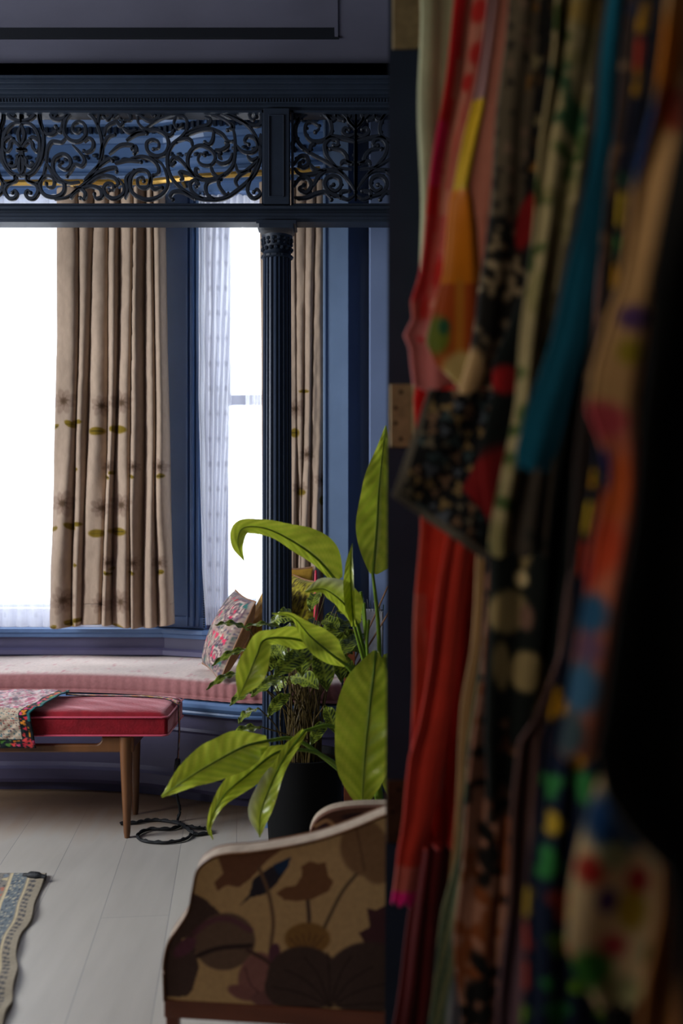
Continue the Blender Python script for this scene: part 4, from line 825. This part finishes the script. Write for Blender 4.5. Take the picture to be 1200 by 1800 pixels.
dleaf([(374, 1476, 2.55), (368, 1450, 2.55), (392, 1400, 2.58), (435, 1362, 2.64), (480, 1326, 2.72), (512, 1316, 2.76)], [1, 8, 17, 24, 17, 5], [1, 8, 20, 24, 15, 5], [(560, 1325, 2.82), (610, 1360, 2.88), (650, 1410, 2.93)], (0, -1, .5), .25, 0, .003)
dleaf([(456, 1472, 2.60), (458, 1430, 2.60), (474, 1385, 2.62), (498, 1335, 2.68), (535, 1285, 2.76)], [1, 22, 20, 12, 12, 5], [1, 20, 18, 14, 12, 5], [(580, 1276, 2.82), (625, 1300, 2.88), (655, 1370, 2.93)], (-.2, -1, .2), .45, .1, .003, dcol2)
o = MB()
for a_ in ((640, 1060), (634, 1040), (648, 1090)): o.tube(cr([P(a_[0], a_[1], 2.9), P(645, 1140, 2.92), P(655, 1230, 2.94)], 6), .0045, 8)
adopt(pd, o.build('leaf_shoots', M['stem'], smooth=True))
# patterned plant in black pot
PX, PY = -.126, 3.32
pc = thing('potted_patterned_plant', 'bushy plant with dark feather-patterned leaves in a black pot', 'plant', (PX, PY, 0))
o = MB().lathe((PX, PY, 0), [(.10, 0), (.115, .01), (.132, .30), (.136, .335), (.126, .335), (.122, .31)], 40); adopt(pc, o.build('pot', M['pot'], smooth=True))
adopt(pc, MB().lathe((PX, PY, .30), [(.122, 0), (.122, .012)], 24).build('soil', M['soil']))
def ccol(tt, ss):
    a = np.abs(ss); c = base(tt, (140, 156, 52)); v_ = np.sin((tt*9-a*1.6)*2*math.pi/1.0)
    c = mixc(c, (30, 46, 26), .9*(v_ > -.15)*(a > .06)*(a < .86)); c = mixc(c, (150, 158, 60), (a < .05)*.6); return c
rr = random.Random(21)
def cleaf(tip, basep, w, N, fold=.15, stem=True, wav=.004):
    tip = np.array(tip); bb = np.array(basep); midp = (tip+bb)/2+np.array([0, 0, .012])
    o, q = leaf_mesh('leaf', [tip, midp, bb], [.001, w*.8, w, w*.85, .002], [.001, w*.8, w, w*.85, .002], N, fold, 0, wav, ccol, 'calathea', 26, 11)
    keep(o, pc)
    if stem:
        root = np.array([PX+rr.uniform(-.06, .06), PY+rr.uniform(-.05, .05), .31]); t = MB(); mid_ = (bb*.45+root*.55)+np.array([0, 0, .03])
        mid_[0] = root[0]*.7+bb[0]*.3; t.tube(cr([bb, mid_, root], 8), .0022, 6); keep(t.build('leaf_stalk', M['cstem'], smooth=True), o)
# leaves read off the photograph (tip, base in px + depth)
for (tx, ty, td, bx, by, bd, w_, N) in [
    (378, 1098, 3.15, 440, 1108, 3.2, .016, (0, -.5, 1)), (425, 1102, 3.15, 505, 1106, 3.2, .015, (0, -.35, 1)), (372, 1170, 3.12, 440, 1140, 3.2, .014, (0, -.7, 1)), (362, 1212, 3.1, 425, 1182, 3.2, .013, (0, -.8, 1)),
    (403, 1240, 3.12, 460, 1205, 3.2, .02, (-.2, -.8, .8)), (418, 1272, 3.1, 455, 1245, 3.2, .018, (-.3, -.6, .8)), (402, 1300, 3.1, 460, 1278, 3.2, .02, (0, -.6, 1)), (440, 1225, 3.1, 500, 1190, 3.2, .024, (0, -.6, 1)),
    (560, 1210, 3.08, 510, 1190, 3.2, .032, (.2, -1, .6)), (480, 1190, 3.05, 540, 1150, 3.15, .03, (0, -1, .4)), (530, 1190, 3.1, 532, 1118, 3.2, .035, (0, -1, .2)), (575, 1215, 3.1, 560, 1140, 3.2, .034, (.1, -1, .2)),
    (600, 1200, 3.15, 590, 1130, 3.25, .03, (.2, -1, .3)), (500, 1160, 3.05, 470, 1120, 3.15, .022, (-.1, -1, .4)), (593, 966, 3.3, 575, 1035, 3.3, .014, (.6, -1, 0)), (562, 1130, 3.15, 618, 1092, 3.25, .026, (0, -1, .7)),
    (545, 1075, 3.2, 560, 1040, 3.3, .022, (-.3, -1, .2)), (590, 1160, 3.1, 640, 1115, 3.25, .024, (0, -.8, .8)), (560, 1110, 3.15, 600, 1130, 3.25, .02, (0, -.7, 1)), (620, 1140, 3.2, 575, 1120, 3.3, .02, (0, -.7, 1)),
    (545, 1310, 3.12, 575, 1270, 3.2, .02, (0, -1, .3)), (470, 1260, 3.12, 510, 1220, 3.2, .02, (-.1, -1, .4)), (500, 1330, 3.12, 530, 1300, 3.2, .016, (-.1, -1, .4)), (590, 1290, 3.15, 570, 1240, 3.2, .022, (.1, -1, .3))]:
    cleaf(P(tx, ty, td), P(bx, by, bd), w_, N)
for k in range(38):
    a_ = rr.uniform(0, 6.28); R_ = rr.uniform(.03, .15); zz = rr.uniform(.55, .93); bb = np.array([PX+.01+R_*math.cos(a_)*.8, PY+.02+R_*math.sin(a_)*.8, zz]); tip = bb+np.array([.10*math.cos(a_), .08*math.sin(a_), rr.uniform(-.09, .02)])
    if bb[2] > .78: bb[2] -= .1; tip[2] -= .1
    cleaf(tip, bb, rr.uniform(.022, .034), (rr.uniform(-.3, .3), -.8, rr.uniform(.4, 1)))
o = MB()
for k in range(46):
    a_ = rr.uniform(0, 6.28); R_ = rr.uniform(0, .085); x0 = PX+R_*math.cos(a_); y0 = PY+R_*math.sin(a_)
    o.tube(cr([(x0, y0, .31), (x0+rr.uniform(-.02, .02), y0, .45), (x0+rr.uniform(-.05, .05), y0+rr.uniform(-.03, .03), rr.uniform(.5, .68))], 5), .0021, 5)
tag(o.build('stalks', M['cstem'], smooth=True), kind='stuff'); adopt(pc, bpy.data.objects['stalks'])

# red stick and the odds and ends at the right of the bay
o = MB(); a, b_ = P(551, 1003, 3.86), P(555, 1110, 3.86); o.lathe((b_[0], 3.86, .495), [(.010, 0), (.0105, .15), (.009, .25), (.006, .40), (.004, .418), (.001, .42)], 14)
tag(o.build('red_stick', M['red'], smooth=True), 'slim red tapered stick standing on the window seat behind the leaves', 'stick')
bxo = thing('storage_box', 'small whitish box holding upright papers on the window seat at the door jamb', 'box', (.075, 3.86, .41))
p0 = P(655, 1075, 3.80); o = MB(); z1 = p0[2]
for a_, b_ in (((.045, 3.80, .411), (.16, 3.806, z1)), ((.045, 3.90, .411), (.16, 3.906, z1)), ((.045, 3.80, .411), (.05, 3.906, z1)), ((.155, 3.80, .411), (.16, 3.906, z1)), ((.045, 3.80, .411), (.16, 3.906, .42))): o.box(a_, b_)
adopt(bxo, o.build('box_shell', M['paper'], bevel=.001))
for k in range(7):
    o = MB(); x = .105+k*.007; o.add([(x, 3.82, z1-.10), (x+.0015, 3.82, z1-.10), (x+.0015-.02+.006*k, 3.82, z1+.045-.004*k), (x-.02+.006*k, 3.82, z1+.045-.004*k), (x, 3.88, z1-.10), (x+.0015, 3.88, z1-.10), (x+.0015-.02+.006*k, 3.88, z1+.045-.004*k), (x-.02+.006*k, 3.88, z1+.045-.004*k)], [(0,3,2,1),(4,5,6,7),(0,1,5,4),(1,2,6,5),(2,3,7,6),(3,0,4,7)])
    tag(o.build('card', M['paper' if k % 2 else 'greycard']), ('leftmost', 'second from left', 'third from left', 'middle', 'third from right', 'second from right', 'rightmost')[k]+' upright '+('whitish' if k % 2 else 'grey green')+' card fanned out in the small whitish box', 'card', 'cards fanned in the box')
for k, (xa, ya, xb, yb) in enumerate(((645, 1112, 682, 1030), (652, 1128, 684, 1075))):
    o = MB(); a_ = P(xa, ya, 3.76); b_ = P(xb, yb, 3.78); o.tube([a_+(a_-b_)*1.1, b_], .0035, 8); tag(o.build('wooden_stick', M['tanwood'], smooth=True), ('upper' if k == 0 else 'lower')+' thin tan wooden stick leaning beside the whitish box', 'stick')
o = MB(); a_ = P(604, 1105, 3.74); o.box((a_[0], 3.70, 0), (a_[0]+.042, 3.735, a_[2])); tag(o.build('wooden_post', M['mahog'], bevel=.002), 'short reddish wooden post standing behind the green stems', 'post')


# ---------------------------------------------------------------- clothes rail and garments (out of focus, nearest to the camera)
RX, RZ = .47, 2.24
rl = thing('clothes_rail', 'black metal clothes rail above the row of colourful garments', 'clothes rail', (RX, 1.0, RZ))
o = MB(); o.tube([(RX, .3, RZ), (RX, 1.0, RZ), (RX, 1.76, RZ)], .014, 12); adopt(rl, o.build('bar', M['blackc'], smooth=True)); o = MB().tube([(RX, .33, RZ+.012), (RX, .33, 2.6)], .008, 10, nrm=(0, 1, 0)); adopt(rl, o.build('ceiling_rod', M['blackc'], smooth=True))
def garment(name, label, cat, d, Lt, Rt, ybot, colf, nf=6, amp=.010, seed=0, matk='cloth', ytop=None, grp='garments on the clothes rail', step=5.0, thick=.004):
    r = thing(name, label, cat, (RX, d, 1.0), grp)
    ztop = 2.12; ytp = 900-(ztop-CH)*FPX/d
    Lt = list(Lt); Rt = list(Rt); y0 = Lt[0][0]; xt = 600+(RX-.05)*FPX/d; xt2 = 600+(RX+.03)*FPX/d
    Lt = [(ytp, xt), (ytp+60, 600+(RX-.17)*FPX/d if 600+(RX-.17)*FPX/d > Lt[0][1] else Lt[0][1]+10)]+[p for p in Lt if p[0] > ytp+80]; Rt = [(ytp, xt2), (ytp+60, Rt[0][1])]+[p for p in Rt if p[0] > ytp+80]
    nr = int((ybot-ytp)/step)+2; wpx = max(np.max(interp(Rt, np.linspace(y0, ybot, 20))-interp(Lt, np.linspace(y0, ybot, 20))), 20); nc = int(min(max(wpx/step, 24), 110))
    v = np.linspace(ytp, ybot, nr)[:, None]*np.ones((1, nc)); s = np.ones((nr, 1))*np.linspace(0, 1, nc)[None]
    x = interp(Lt, v)+(interp(Rt, v)-interp(Lt, v))*s+2.5*np.sin(v*.02+seed)*(1-s)
    q_ = s+.06*np.sin(s*7+seed)+.03*np.sin(v*.004+seed*2)
    D = d+amp*.5*np.sin(2*math.pi*q_*nf*.45+seed+v*.002)+amp*.3*np.sin(v*.007+s*5+seed)+amp*.10*np.sin(2*math.pi*q_*nf*1.1+1)
    vv = v+(v > ybot-40)*(v-ybot+40)*.15*np.sin(s*14+seed)
    G = np.stack([(x-CX)*d/FPX, D, CH-(vv-CY)*d/FPX], -1); c = colf(x, v, s)
    keep(grid_obj('cloth', G, M[matk], None, np.clip(c, 0, 255), thick), r)
    h = MB(); h.tube(cr([(RX-.19, d, RZ-.17), (RX, d, RZ-.09), (RX+.19, d, RZ-.17)], 6), .006, 6, nrm=(0, 1, 0)); h.tube(cr([(RX, d, RZ-.09), (RX, d, RZ-.03), (RX+.018, d, RZ), (RX, d, RZ+.0165), (RX-.02, d, RZ)], 6), .0022, 6, nrm=(0, 1, 0))
    keep(h.build('hanger', M['wood'], smooth=True), r); return r
plain = lambda c0: (lambda x, y, s: base(x, c0)*(1+.05*smooth_noise(x*.05, y*.02, 4))[..., None])
garment('sage_garment', 'pale sage green garment hanging furthest back against the door jamb', 'garment', 1.64, [(-60, 739), (0, 738), (300, 738), (480, 741), (650, 745)], [(-60, 830), (650, 800)], 660, plain((150, 152, 120)), 5, .008, 1)
def c_red(x, y, s):
    c = base(x, (196, 46, 34)); c = mixc(c, (214, 120, 100), ((x < 748) & (y > 900) & (y < 1200))*.8); c = line(c, x, y, [(800, 960), (795, 1100), (775, 1180)], 10, (190, 96, 84), .7); c = mixc(c, (206, 60, 36), (smooth_noise(x*.05, y*.01, 3) > .2)*.7)
    c = ell(c, x, y, 765, 1360, 18, 62, (198, 120, 110), 8, .5); c = ell(c, x, y, 735, 1200, 14, 90, (204, 90, 66), 0, .5); return mixc(c, (206, 20, 20), ((y < 770)*1.0))
garment('red_dress', 'red dress hanging behind the patterned square scarf', 'dress', 1.56, [(-60, 812), (600, 745), (700, 727), (800, 738), (935, 736), (1100, 729), (1250, 722), (1330, 722), (1400, 735), (1480, 745)], [(-60, 960), (700, 890), (935, 850), (1100, 838), (1250, 830), (1480, 805)], 1490, c_red, 5, .010, 2)
def c_sl(x, y, s): c = base(x, (206, 56, 40)); c = mixc(c, (206, 110, 100), ((y > 1525) & (y <= 1566))*.8); return mixc(c, (236, 20, 130), (y > 1566)*1.0)
garment('coral_sleeve_top', 'coral red long sleeved top with a bright magenta cuff low beside the jamb', 'top', 1.53, [(-60, 830), (900, 790), (1280, 735), (1330, 722), (1440, 708), (1500, 697), (1590, 689)], [(-60, 950), (900, 835), (1280, 790), (1440, 762), (1500, 742), (1590, 728)], 1590, c_sl, 3, .006, 3)
garment('maroon_skirt', 'dark maroon skirt hanging to the floor below the red dress', 'skirt', 1.60, [(-60, 850), (1200, 745), (1440, 738), (1600, 722), (1800, 690), (1900, 680)], [(-60, 950), (1440, 812), (1900, 790)], 1960, plain((92, 18, 20)), 6, .009, 4)
def c_robe(x, y, s):
    c = base(x, (200, 126, 106)); xl = interp([(-60, 812), (0, 800), (200, 772), (350, 752), (480, 735), (560, 722), (680, 727)], y); dx = x-xl
    c = mixc(c, (200, 16, 24), ((dx < 20) & (y < 520))*1.0); c = mixc(c, (214, 16, 96), ((dx < 18) & (y > 215) & (y < 330))*.8); c = mixc(c, (196, 72, 70), ((dx < 40) & (y > 380) & (y < 560))*.6); c = mixc(c, (198, 110, 114), (y > 560)*.8)
    for q_ in ((842, 20, 14, 22), (838, 95, 12, 20), (822, 145, 9, 16), (770, 480, 10, 26), (745, 540, 9, 22), (728, 510, 9, 20)): c = ell(c, x, y, *q_, (190, 40, 36), 10, .5)
    c = line(c, x, y, [(850, 60), (830, 150), (800, 260), (788, 330)], 4, (180, 60, 50), .6); c = spots(c, x, y, 34, 8, [(222, 150, 130), (196, 60, 66)], 4, .6, mask=((y > 440) & (y < 600) & (dx < 50))*1.0); return c
rb = garment('salmon_robe', 'salmon pink robe with a red edge hanging next to the door jamb', 'robe', 1.47, [(-60, 812), (0, 800), (200, 772), (350, 752), (480, 735), (530, 722), (560, 726), (590, 712), (612, 722), (680, 727)], [(-60, 960), (300, 900), (680, 880)], 684, c_robe, 5, .008, 5)
def c_scarf(x, y, s):
    c = base(x, (150, 110, 110)); c = mixc(c, (206, 166, 20), ((y > 175) & (y < 335))*1.0); c = mixc(c, (216, 122, 14), ((y >= 335) & (y < 520))*1.0); c = mixc(c, (176, 74, 22), ((y >= 500))*1.0*(y < 900)); c = line(c, x, y, [(808, 500), (806, 640)], 8, (196, 128, 40), .8)
    c = ell(c, x, y, 768, 590, 22, 34, (110, 124, 40), 0, .5); c = ell(c, x, y, 780, 575, 10, 14, (40, 90, 60), 0, .5); c = ell(c, x, y, 815, 655, 40, 36, (206, 176, 110), 20, .4); return c
garment('orange_scarf', 'orange and yellow silk scarf hanging over the salmon robe', 'scarf', 1.412, [(-60, 868), (190, 831), (330, 799), (350, 790), (400, 783), (480, 778), (560, 760), (600, 750), (640, 765), (672, 800)], [(-60, 880), (190, 850), (330, 822), (350, 830), (400, 838), (500, 846), (600, 850), (672, 846)], 676, c_scarf, 2, .006, 6, 'satin')
def quadscarf():
    d = 1.385; A_, B_, C_, D_ = (755, 684), (885, 686), (856, 988), (688, 872); n = 90
    u = np.linspace(0, 1, n)[:, None]*np.ones((1, n)); v = u.T
    x = (1-u)*(1-v)*A_[0]+u*(1-v)*B_[0]+u*v*C_[0]+(1-u)*v*D_[0]; y = (1-u)*(1-v)*A_[1]+u*(1-v)*B_[1]+u*v*C_[1]+(1-u)*v*D_[1]
    c = base(x, (12, 14, 18)); c = spots(c, x, y, 22, 8, [(96, 104, 116), (150, 124, 80), (120, 110, 90), (60, 80, 84), (130, 100, 76)], 5, .9, 1, .5); c = mixc(c, (106, 100, 90), ((u < .07)*1.0+(v > .94)*1.0)); 
    c = ell(c, x, y, 735, 700, 1, 1, (0, 0, 0)); c = poly(c, x, y, [(812, 860), (850, 790), (900, 800), (900, 940), (870, 930), (830, 880)], (140, 16, 20), .95)
    G = np.stack([(x-CX)*d/FPX, d+.006*np.sin(u*9+v*5), CH-(y-CY)*d/FPX], -1)
    r = thing('square_scarf', 'black flowered square scarf with grey border hanging across the middle hinge', 'scarf', (.2, d, 1.2), 'garments on the clothes rail'); keep(grid_obj('cloth', G, M['cloth'], None, c, .003), r)
    s = MB(); s.tube(cr([P(872, 690, d), P(930, 300, d), P(985, -10, d), (RX-.06, d, RZ-.03), (RX, d, RZ+.016)], 6), .008, 8); keep(s.build('strap', M['blackc'], smooth=True), r)
quadscarf()
def c_bw(x, y, s):
    c = base(x, (98, 86, 68)); c = mixc(c, (16, 15, 14), ((y > 380)*1.0)*.9); c = spots(c, x, y, 26, 7, [(40, 34, 28), (130, 104, 86)], 2, .7, 1.2, mask=(y < 400)*1.0)
    c = spots(c, x, y, 34, 13, [(170, 150, 118), (150, 130, 100), (120, 104, 82)], 8, .85, 1.1, .7, mask=(y > 400)*1.0); c = ell(c, x, y, 820, 655, 34, 46, (196, 160, 112), 10, .4)
    c = mixc(c, (10, 10, 12), ((x > interp([(-60, 955), (300, 925), (600, 890)], y)) & (y < 420))*.85); c = spots(c, x, y, 30, 9, [(150, 104, 40), (60, 44, 24), (140, 126, 90)], 12, .6, 1.3, mask=((x > 925) & (y < 300))*1.0); c = ell(c, x, y, 925, 390, 18, 52, (150, 22, 24), 14, .3); return c
garment('black_floral_blouse', 'black blouse with cream blossoms, grey-brown at its top', 'blouse', 1.35, [(-60, 902), (0, 893), (300, 866), (450, 852), (560, 838), (620, 825), (680, 805)], [(-60, 1080), (680, 960)], 688, c_bw, 6, .008, 7)
def c_dkr(x, y, s): c = base(x, (10, 20, 20)); c = ell(c, x, y, 888, 668, 30, 26, (170, 24, 28), 0, .4); c = ell(c, x, y, 872, 850, 50, 70, (140, 20, 22), 20, .4); return c
garment('dark_green_jacket', 'very dark green jacket with deep red patches', 'jacket', 1.28, [(-60, 990), (500, 925), (640, 862), (700, 865), (790, 845), (900, 850), (960, 866)], [(-60, 1100), (960, 1000)], 960, c_dkr, 4, .008, 8)
def c_pb(x, y, s): c = base(x, (184, 128, 104)); return spots(c, x, y, 40, 17, [(14, 12, 12), (20, 16, 14), (150, 80, 40)], 17, .85, 1.4, .7)
garment('pink_black_print_dress', 'dusty pink dress with black blotch print reaching near the floor', 'dress', 1.318, [(-60, 1000), (800, 880), (900, 862), (1100, 850), (1300, 830), (1500, 812), (1650, 800), (1900, 815)], [(-60, 1100), (900, 960), (1900, 915)], 1960, c_pb, 5, .010, 9)
def c_st(x, y, s): c = base(x, (116, 118, 84)); c = mixc(c, (40, 72, 62), (np.sin((x+y*.25)*.35) > .3)*.7); return ell(c, x, y, 815, 1730, 22, 110, (170, 176, 190), 12, .4)
garment('striped_scarf', 'striped green and pale blue scarf near the bottom of the rail', 'scarf', 1.434, [(-60, 960), (1000, 860), (1500, 805), (1600, 780), (1900, 738)], [(-60, 980), (1000, 890), (1500, 838), (1600, 836), (1900, 840)], 1960, c_st, 3, .008, 10)
garment('tan_belt', 'thin tan belt hanging in front of the red dress', 'belt', 1.45, [(-60, 950), (900, 846), (1000, 838), (1150, 826), (1230, 814), (1400, 800), (1600, 788)], [(-60, 962), (900, 858), (1000, 850), (1150, 842), (1230, 830), (1400, 812), (1600, 800)], 1610, plain((176, 136, 92)), 1, .002, 11)
def c_cg(x, y, s): c = base(x, (176, 160, 116)); c = spots(c, x, y, 60, 22, [(76, 96, 48), (60, 90, 60), (150, 140, 92)], 6, .8, 1.3, .6); c = ell(c, x, y, 1008, 210, 22, 30, (36, 84, 50), 0, .5); c = ell(c, x, y, 1050, 20, 60, 26, (180, 150, 80), 0, .5); return mixc(c, (36, 28, 28), ((x > interp([(-60, 1060), (300, 1020), (900, 900)], y))*.8))
garment('cream_leaf_print_dress', 'cream dress printed with green leaves left of the teal sleeve', 'dress', 1.18, [(-60, 985), (0, 978), (300, 948), (500, 928), (700, 905), (850, 880), (950, 862)], [(-60, 1110), (500, 1010), (950, 960)], 975, c_cg, 5, .010, 12)
def c_mag(x, y, s):
    c = base(x, (10, 18, 16))
    for q_ in ((893, 1075, 34, 40, 20), (925, 1180, 34, 36, -10), (965, 1235, 26, 50, 20), (880, 1170, 14, 44, 0), (930, 950, 10, 60, 10), (990, 1150, 10, 26, 0)): c = ell(c, x, y, q_[0], q_[1], q_[2], q_[3], (164, 142, 96), q_[4], .3)
    c = ell(c, x, y, 916, 1018, 13, 15, (240, 214, 160), 0, .3); c = ell(c, x, y, 925, 1085, 12, 24, (130, 96, 80), 0, .4); c = spots(c, x, y, 36, 12, [(120, 84, 62), (90, 50, 30)], 5, .6, 1.2, mask=(y > 1260)*1.0); return c
garment('magnolia_print_dress', 'black dress printed with large cream magnolia blossoms', 'dress', 1.24, [(-60, 1040), (700, 930), (860, 880), (960, 858), (1100, 862), (1300, 850), (1420, 858)], [(-60, 1120), (960, 1000), (1420, 960)], 1440, c_mag, 5, .010, 13)
def c_mv(x, y, s): c = base(x, (122, 88, 84)); return mixc(c, (112, 84, 100), (y > 1620)*.8)
garment('mauve_dress', 'plain mauve brown dress hanging left of the navy spotted one', 'dress', 1.12, [(-60, 1110), (900, 1010), (1150, 985), (1260, 935), (1300, 908), (1500, 895), (1700, 882), (1900, 866)], [(-60, 1160), (1300, 965), (1900, 950)], 1960, c_mv, 4, .010, 14)
garment('teal_sleeve_blouse', 'teal blouse with a long plain sleeve ending mid rail', 'blouse', 1.04, [(-60, 1072), (200, 1050), (400, 1016), (600, 965), (700, 935), (790, 908), (820, 908)], [(-60, 1100), (200, 1082), (400, 1058), (600, 1030), (780, 985), (820, 968)], 826, plain((0, 96, 124)), 1, .004, 15)
def c_br(x, y, s): c = base(x, (54, 42, 40)); c = spots(c, x, y, 52, 15, [(130, 106, 80), (120, 90, 66), (30, 36, 60)], 9, .55, 1.5, .5, mask=(y < 720)*1.0); return c
garment('sheer_brown_blouse', 'dark brown sheer blouse with tan blossoms right of the teal sleeve', 'blouse', .98, [(-60, 1110), (0, 1102), (300, 1066), (600, 1042), (820, 1005), (1000, 1000), (1300, 980)], [(-60, 1300), (1300, 1150)], 1320, c_br, 5, .012, 16)
def c_nv(x, y, s): c = base(x, (18, 32, 62)); return spots(c, x, y, 50, 17, [(220, 160, 30), (120, 176, 40), (206, 70, 50), (60, 150, 80), (226, 190, 60)], 21, .8, 1.35, .3)
garment('navy_spotted_dress', 'navy dress with bright yellow and green fruit spots', 'dress', .93, [(-60, 1130), (1100, 1010), (1250, 975), (1300, 968), (1500, 934), (1700, 922), (1900, 912)], [(-60, 1300), (1300, 1080), (1900, 1060)], 1960, c_nv, 5, .010, 17)
def c_co(x, y, s):
    c = base(x, (206, 160, 106)); c = ell(c, x, y, 1150, 120, 40, 90, (212, 130, 40), 10, .5); c = ell(c, x, y, 1185, 190, 22, 40, (170, 60, 30), 0, .5); c = ell(c, x, y, 1130, 230, 14, 90, (40, 70, 130), 10, .5)
    c = ell(c, x, y, 1112, 560, 26, 22, (90, 60, 110), 0, .4); c = ell(c, x, y, 1105, 620, 22, 22, (170, 150, 40), 0, .4); c = ell(c, x, y, 1055, 740, 50, 34, (190, 70, 80), 10, .6); c = mixc(c, (196, 92, 70), (y > 770)*.8)
    for q_ in ((1080, 860, 34, 60, (206, 90, 36)), (1065, 960, 24, 50, (206, 70, 34)), (1035, 1010, 18, 30, (196, 60, 40)), (1040, 1080, 26, 36, (40, 96, 140)), (1035, 1140, 20, 30, (110, 80, 110)), (1020, 1210, 30, 46, (60, 110, 150)), (1000, 1290, 26, 40, (60, 80, 90)), (1060, 830, 14, 40, (60, 50, 110))): c = ell(c, x, y, *q_[:4], q_[4], 8, .5)
    return c
garment('cream_orange_print_dress', 'cream dress with orange, purple and blue flowers beside the black coat', 'dress', .82, [(-60, 1180), (0, 1172), (200, 1145), (330, 1115), (500, 1090), (650, 1044), (720, 1032), (790, 1060), (850, 1070), (950, 1048), (1100, 1022), (1250, 1004), (1320, 985)], [(-60, 1330), (0, 1300), (300, 1190), (500, 1150), (700, 1120), (900, 1115), (1100, 1080), (1320, 1050)], 1330, c_co, 2, .007, 18)
def c_bf(x, y, s):
    c = base(x, (244, 216, 168))
    for q_ in ((1075, 1440, 50, 50, (20, 70, 130)), (1090, 1470, 40, 26, (20, 70, 130)), (1035, 1525, 24, 26, (200, 50, 44)), (1120, 1548, 20, 24, (196, 40, 50)), (1064, 1580, 19, 22, (80, 50, 130)), (1110, 1600, 26, 36, (200, 170, 50)), (1075, 1662, 26, 22, (210, 76, 84)), (1035, 1700, 40, 34, (60, 140, 50)), (1075, 1500, 30, 24, (180, 196, 150)), (1090, 1740, 40, 24, (170, 170, 120)), (1150, 1680, 20, 24, (90, 140, 90))): c = ell(c, x, y, *q_[:4], q_[4], 0, .5)
    return c
garment('bright_floral_dress', 'cream dress with bright painted flowers low at the right', 'dress', .76, [(-60, 1260), (1200, 1110), (1380, 1046), (1450, 1026), (1550, 1002), (1650, 992), (1700, 1006), (1760, 1050)], [(-60, 1400), (1200, 1200), (1450, 1200), (1600, 1185), (1700, 1165), (1760, 1110)], 1765, c_bf, 2, .006, 19)
garment('tan_jacket', 'tan brown jacket low at the right edge behind the black coat', 'jacket', .70, [(-60, 1300), (1400, 1180), (1500, 1152), (1600, 1150), (1750, 1130), (1900, 1120)], [(-60, 1500), (1500, 1260), (1900, 1230)], 1960, plain((170, 112, 62)), 3, .012, 20)
garment('black_coat', 'black coat hanging nearest at the right edge', 'coat', .64, [(-60, 1225), (100, 1215), (300, 1172), (500, 1138), (800, 1118), (1000, 1092), (1200, 1055), (1320, 1040), (1400, 1062), (1470, 1110), (1530, 1170), (1650, 1196), (1900, 1200)], [(-60, 1600), (1900, 1600)], 1960, plain((16, 14, 13)), 5, .012, 21)
garment('charcoal_coat', 'dark charcoal coat filling the gap between the printed dresses', 'coat', 1.085, [(-60, 1140), (600, 1045), (1000, 1010), (1250, 995), (1900, 950)], [(-60, 1400), (1900, 1300)], 1960, plain((26, 22, 24)), 5, .010, 22)
garment('navy_print_blouse', 'navy blouse between the brown sheer blouse and the cream orange dress', 'blouse', .89, [(-60, 1150), (300, 1110), (700, 1080), (1000, 1030), (1250, 1000)], [(-60, 1400), (1250, 1200)], 1260, plain((20, 26, 44)), 5, .010, 23)
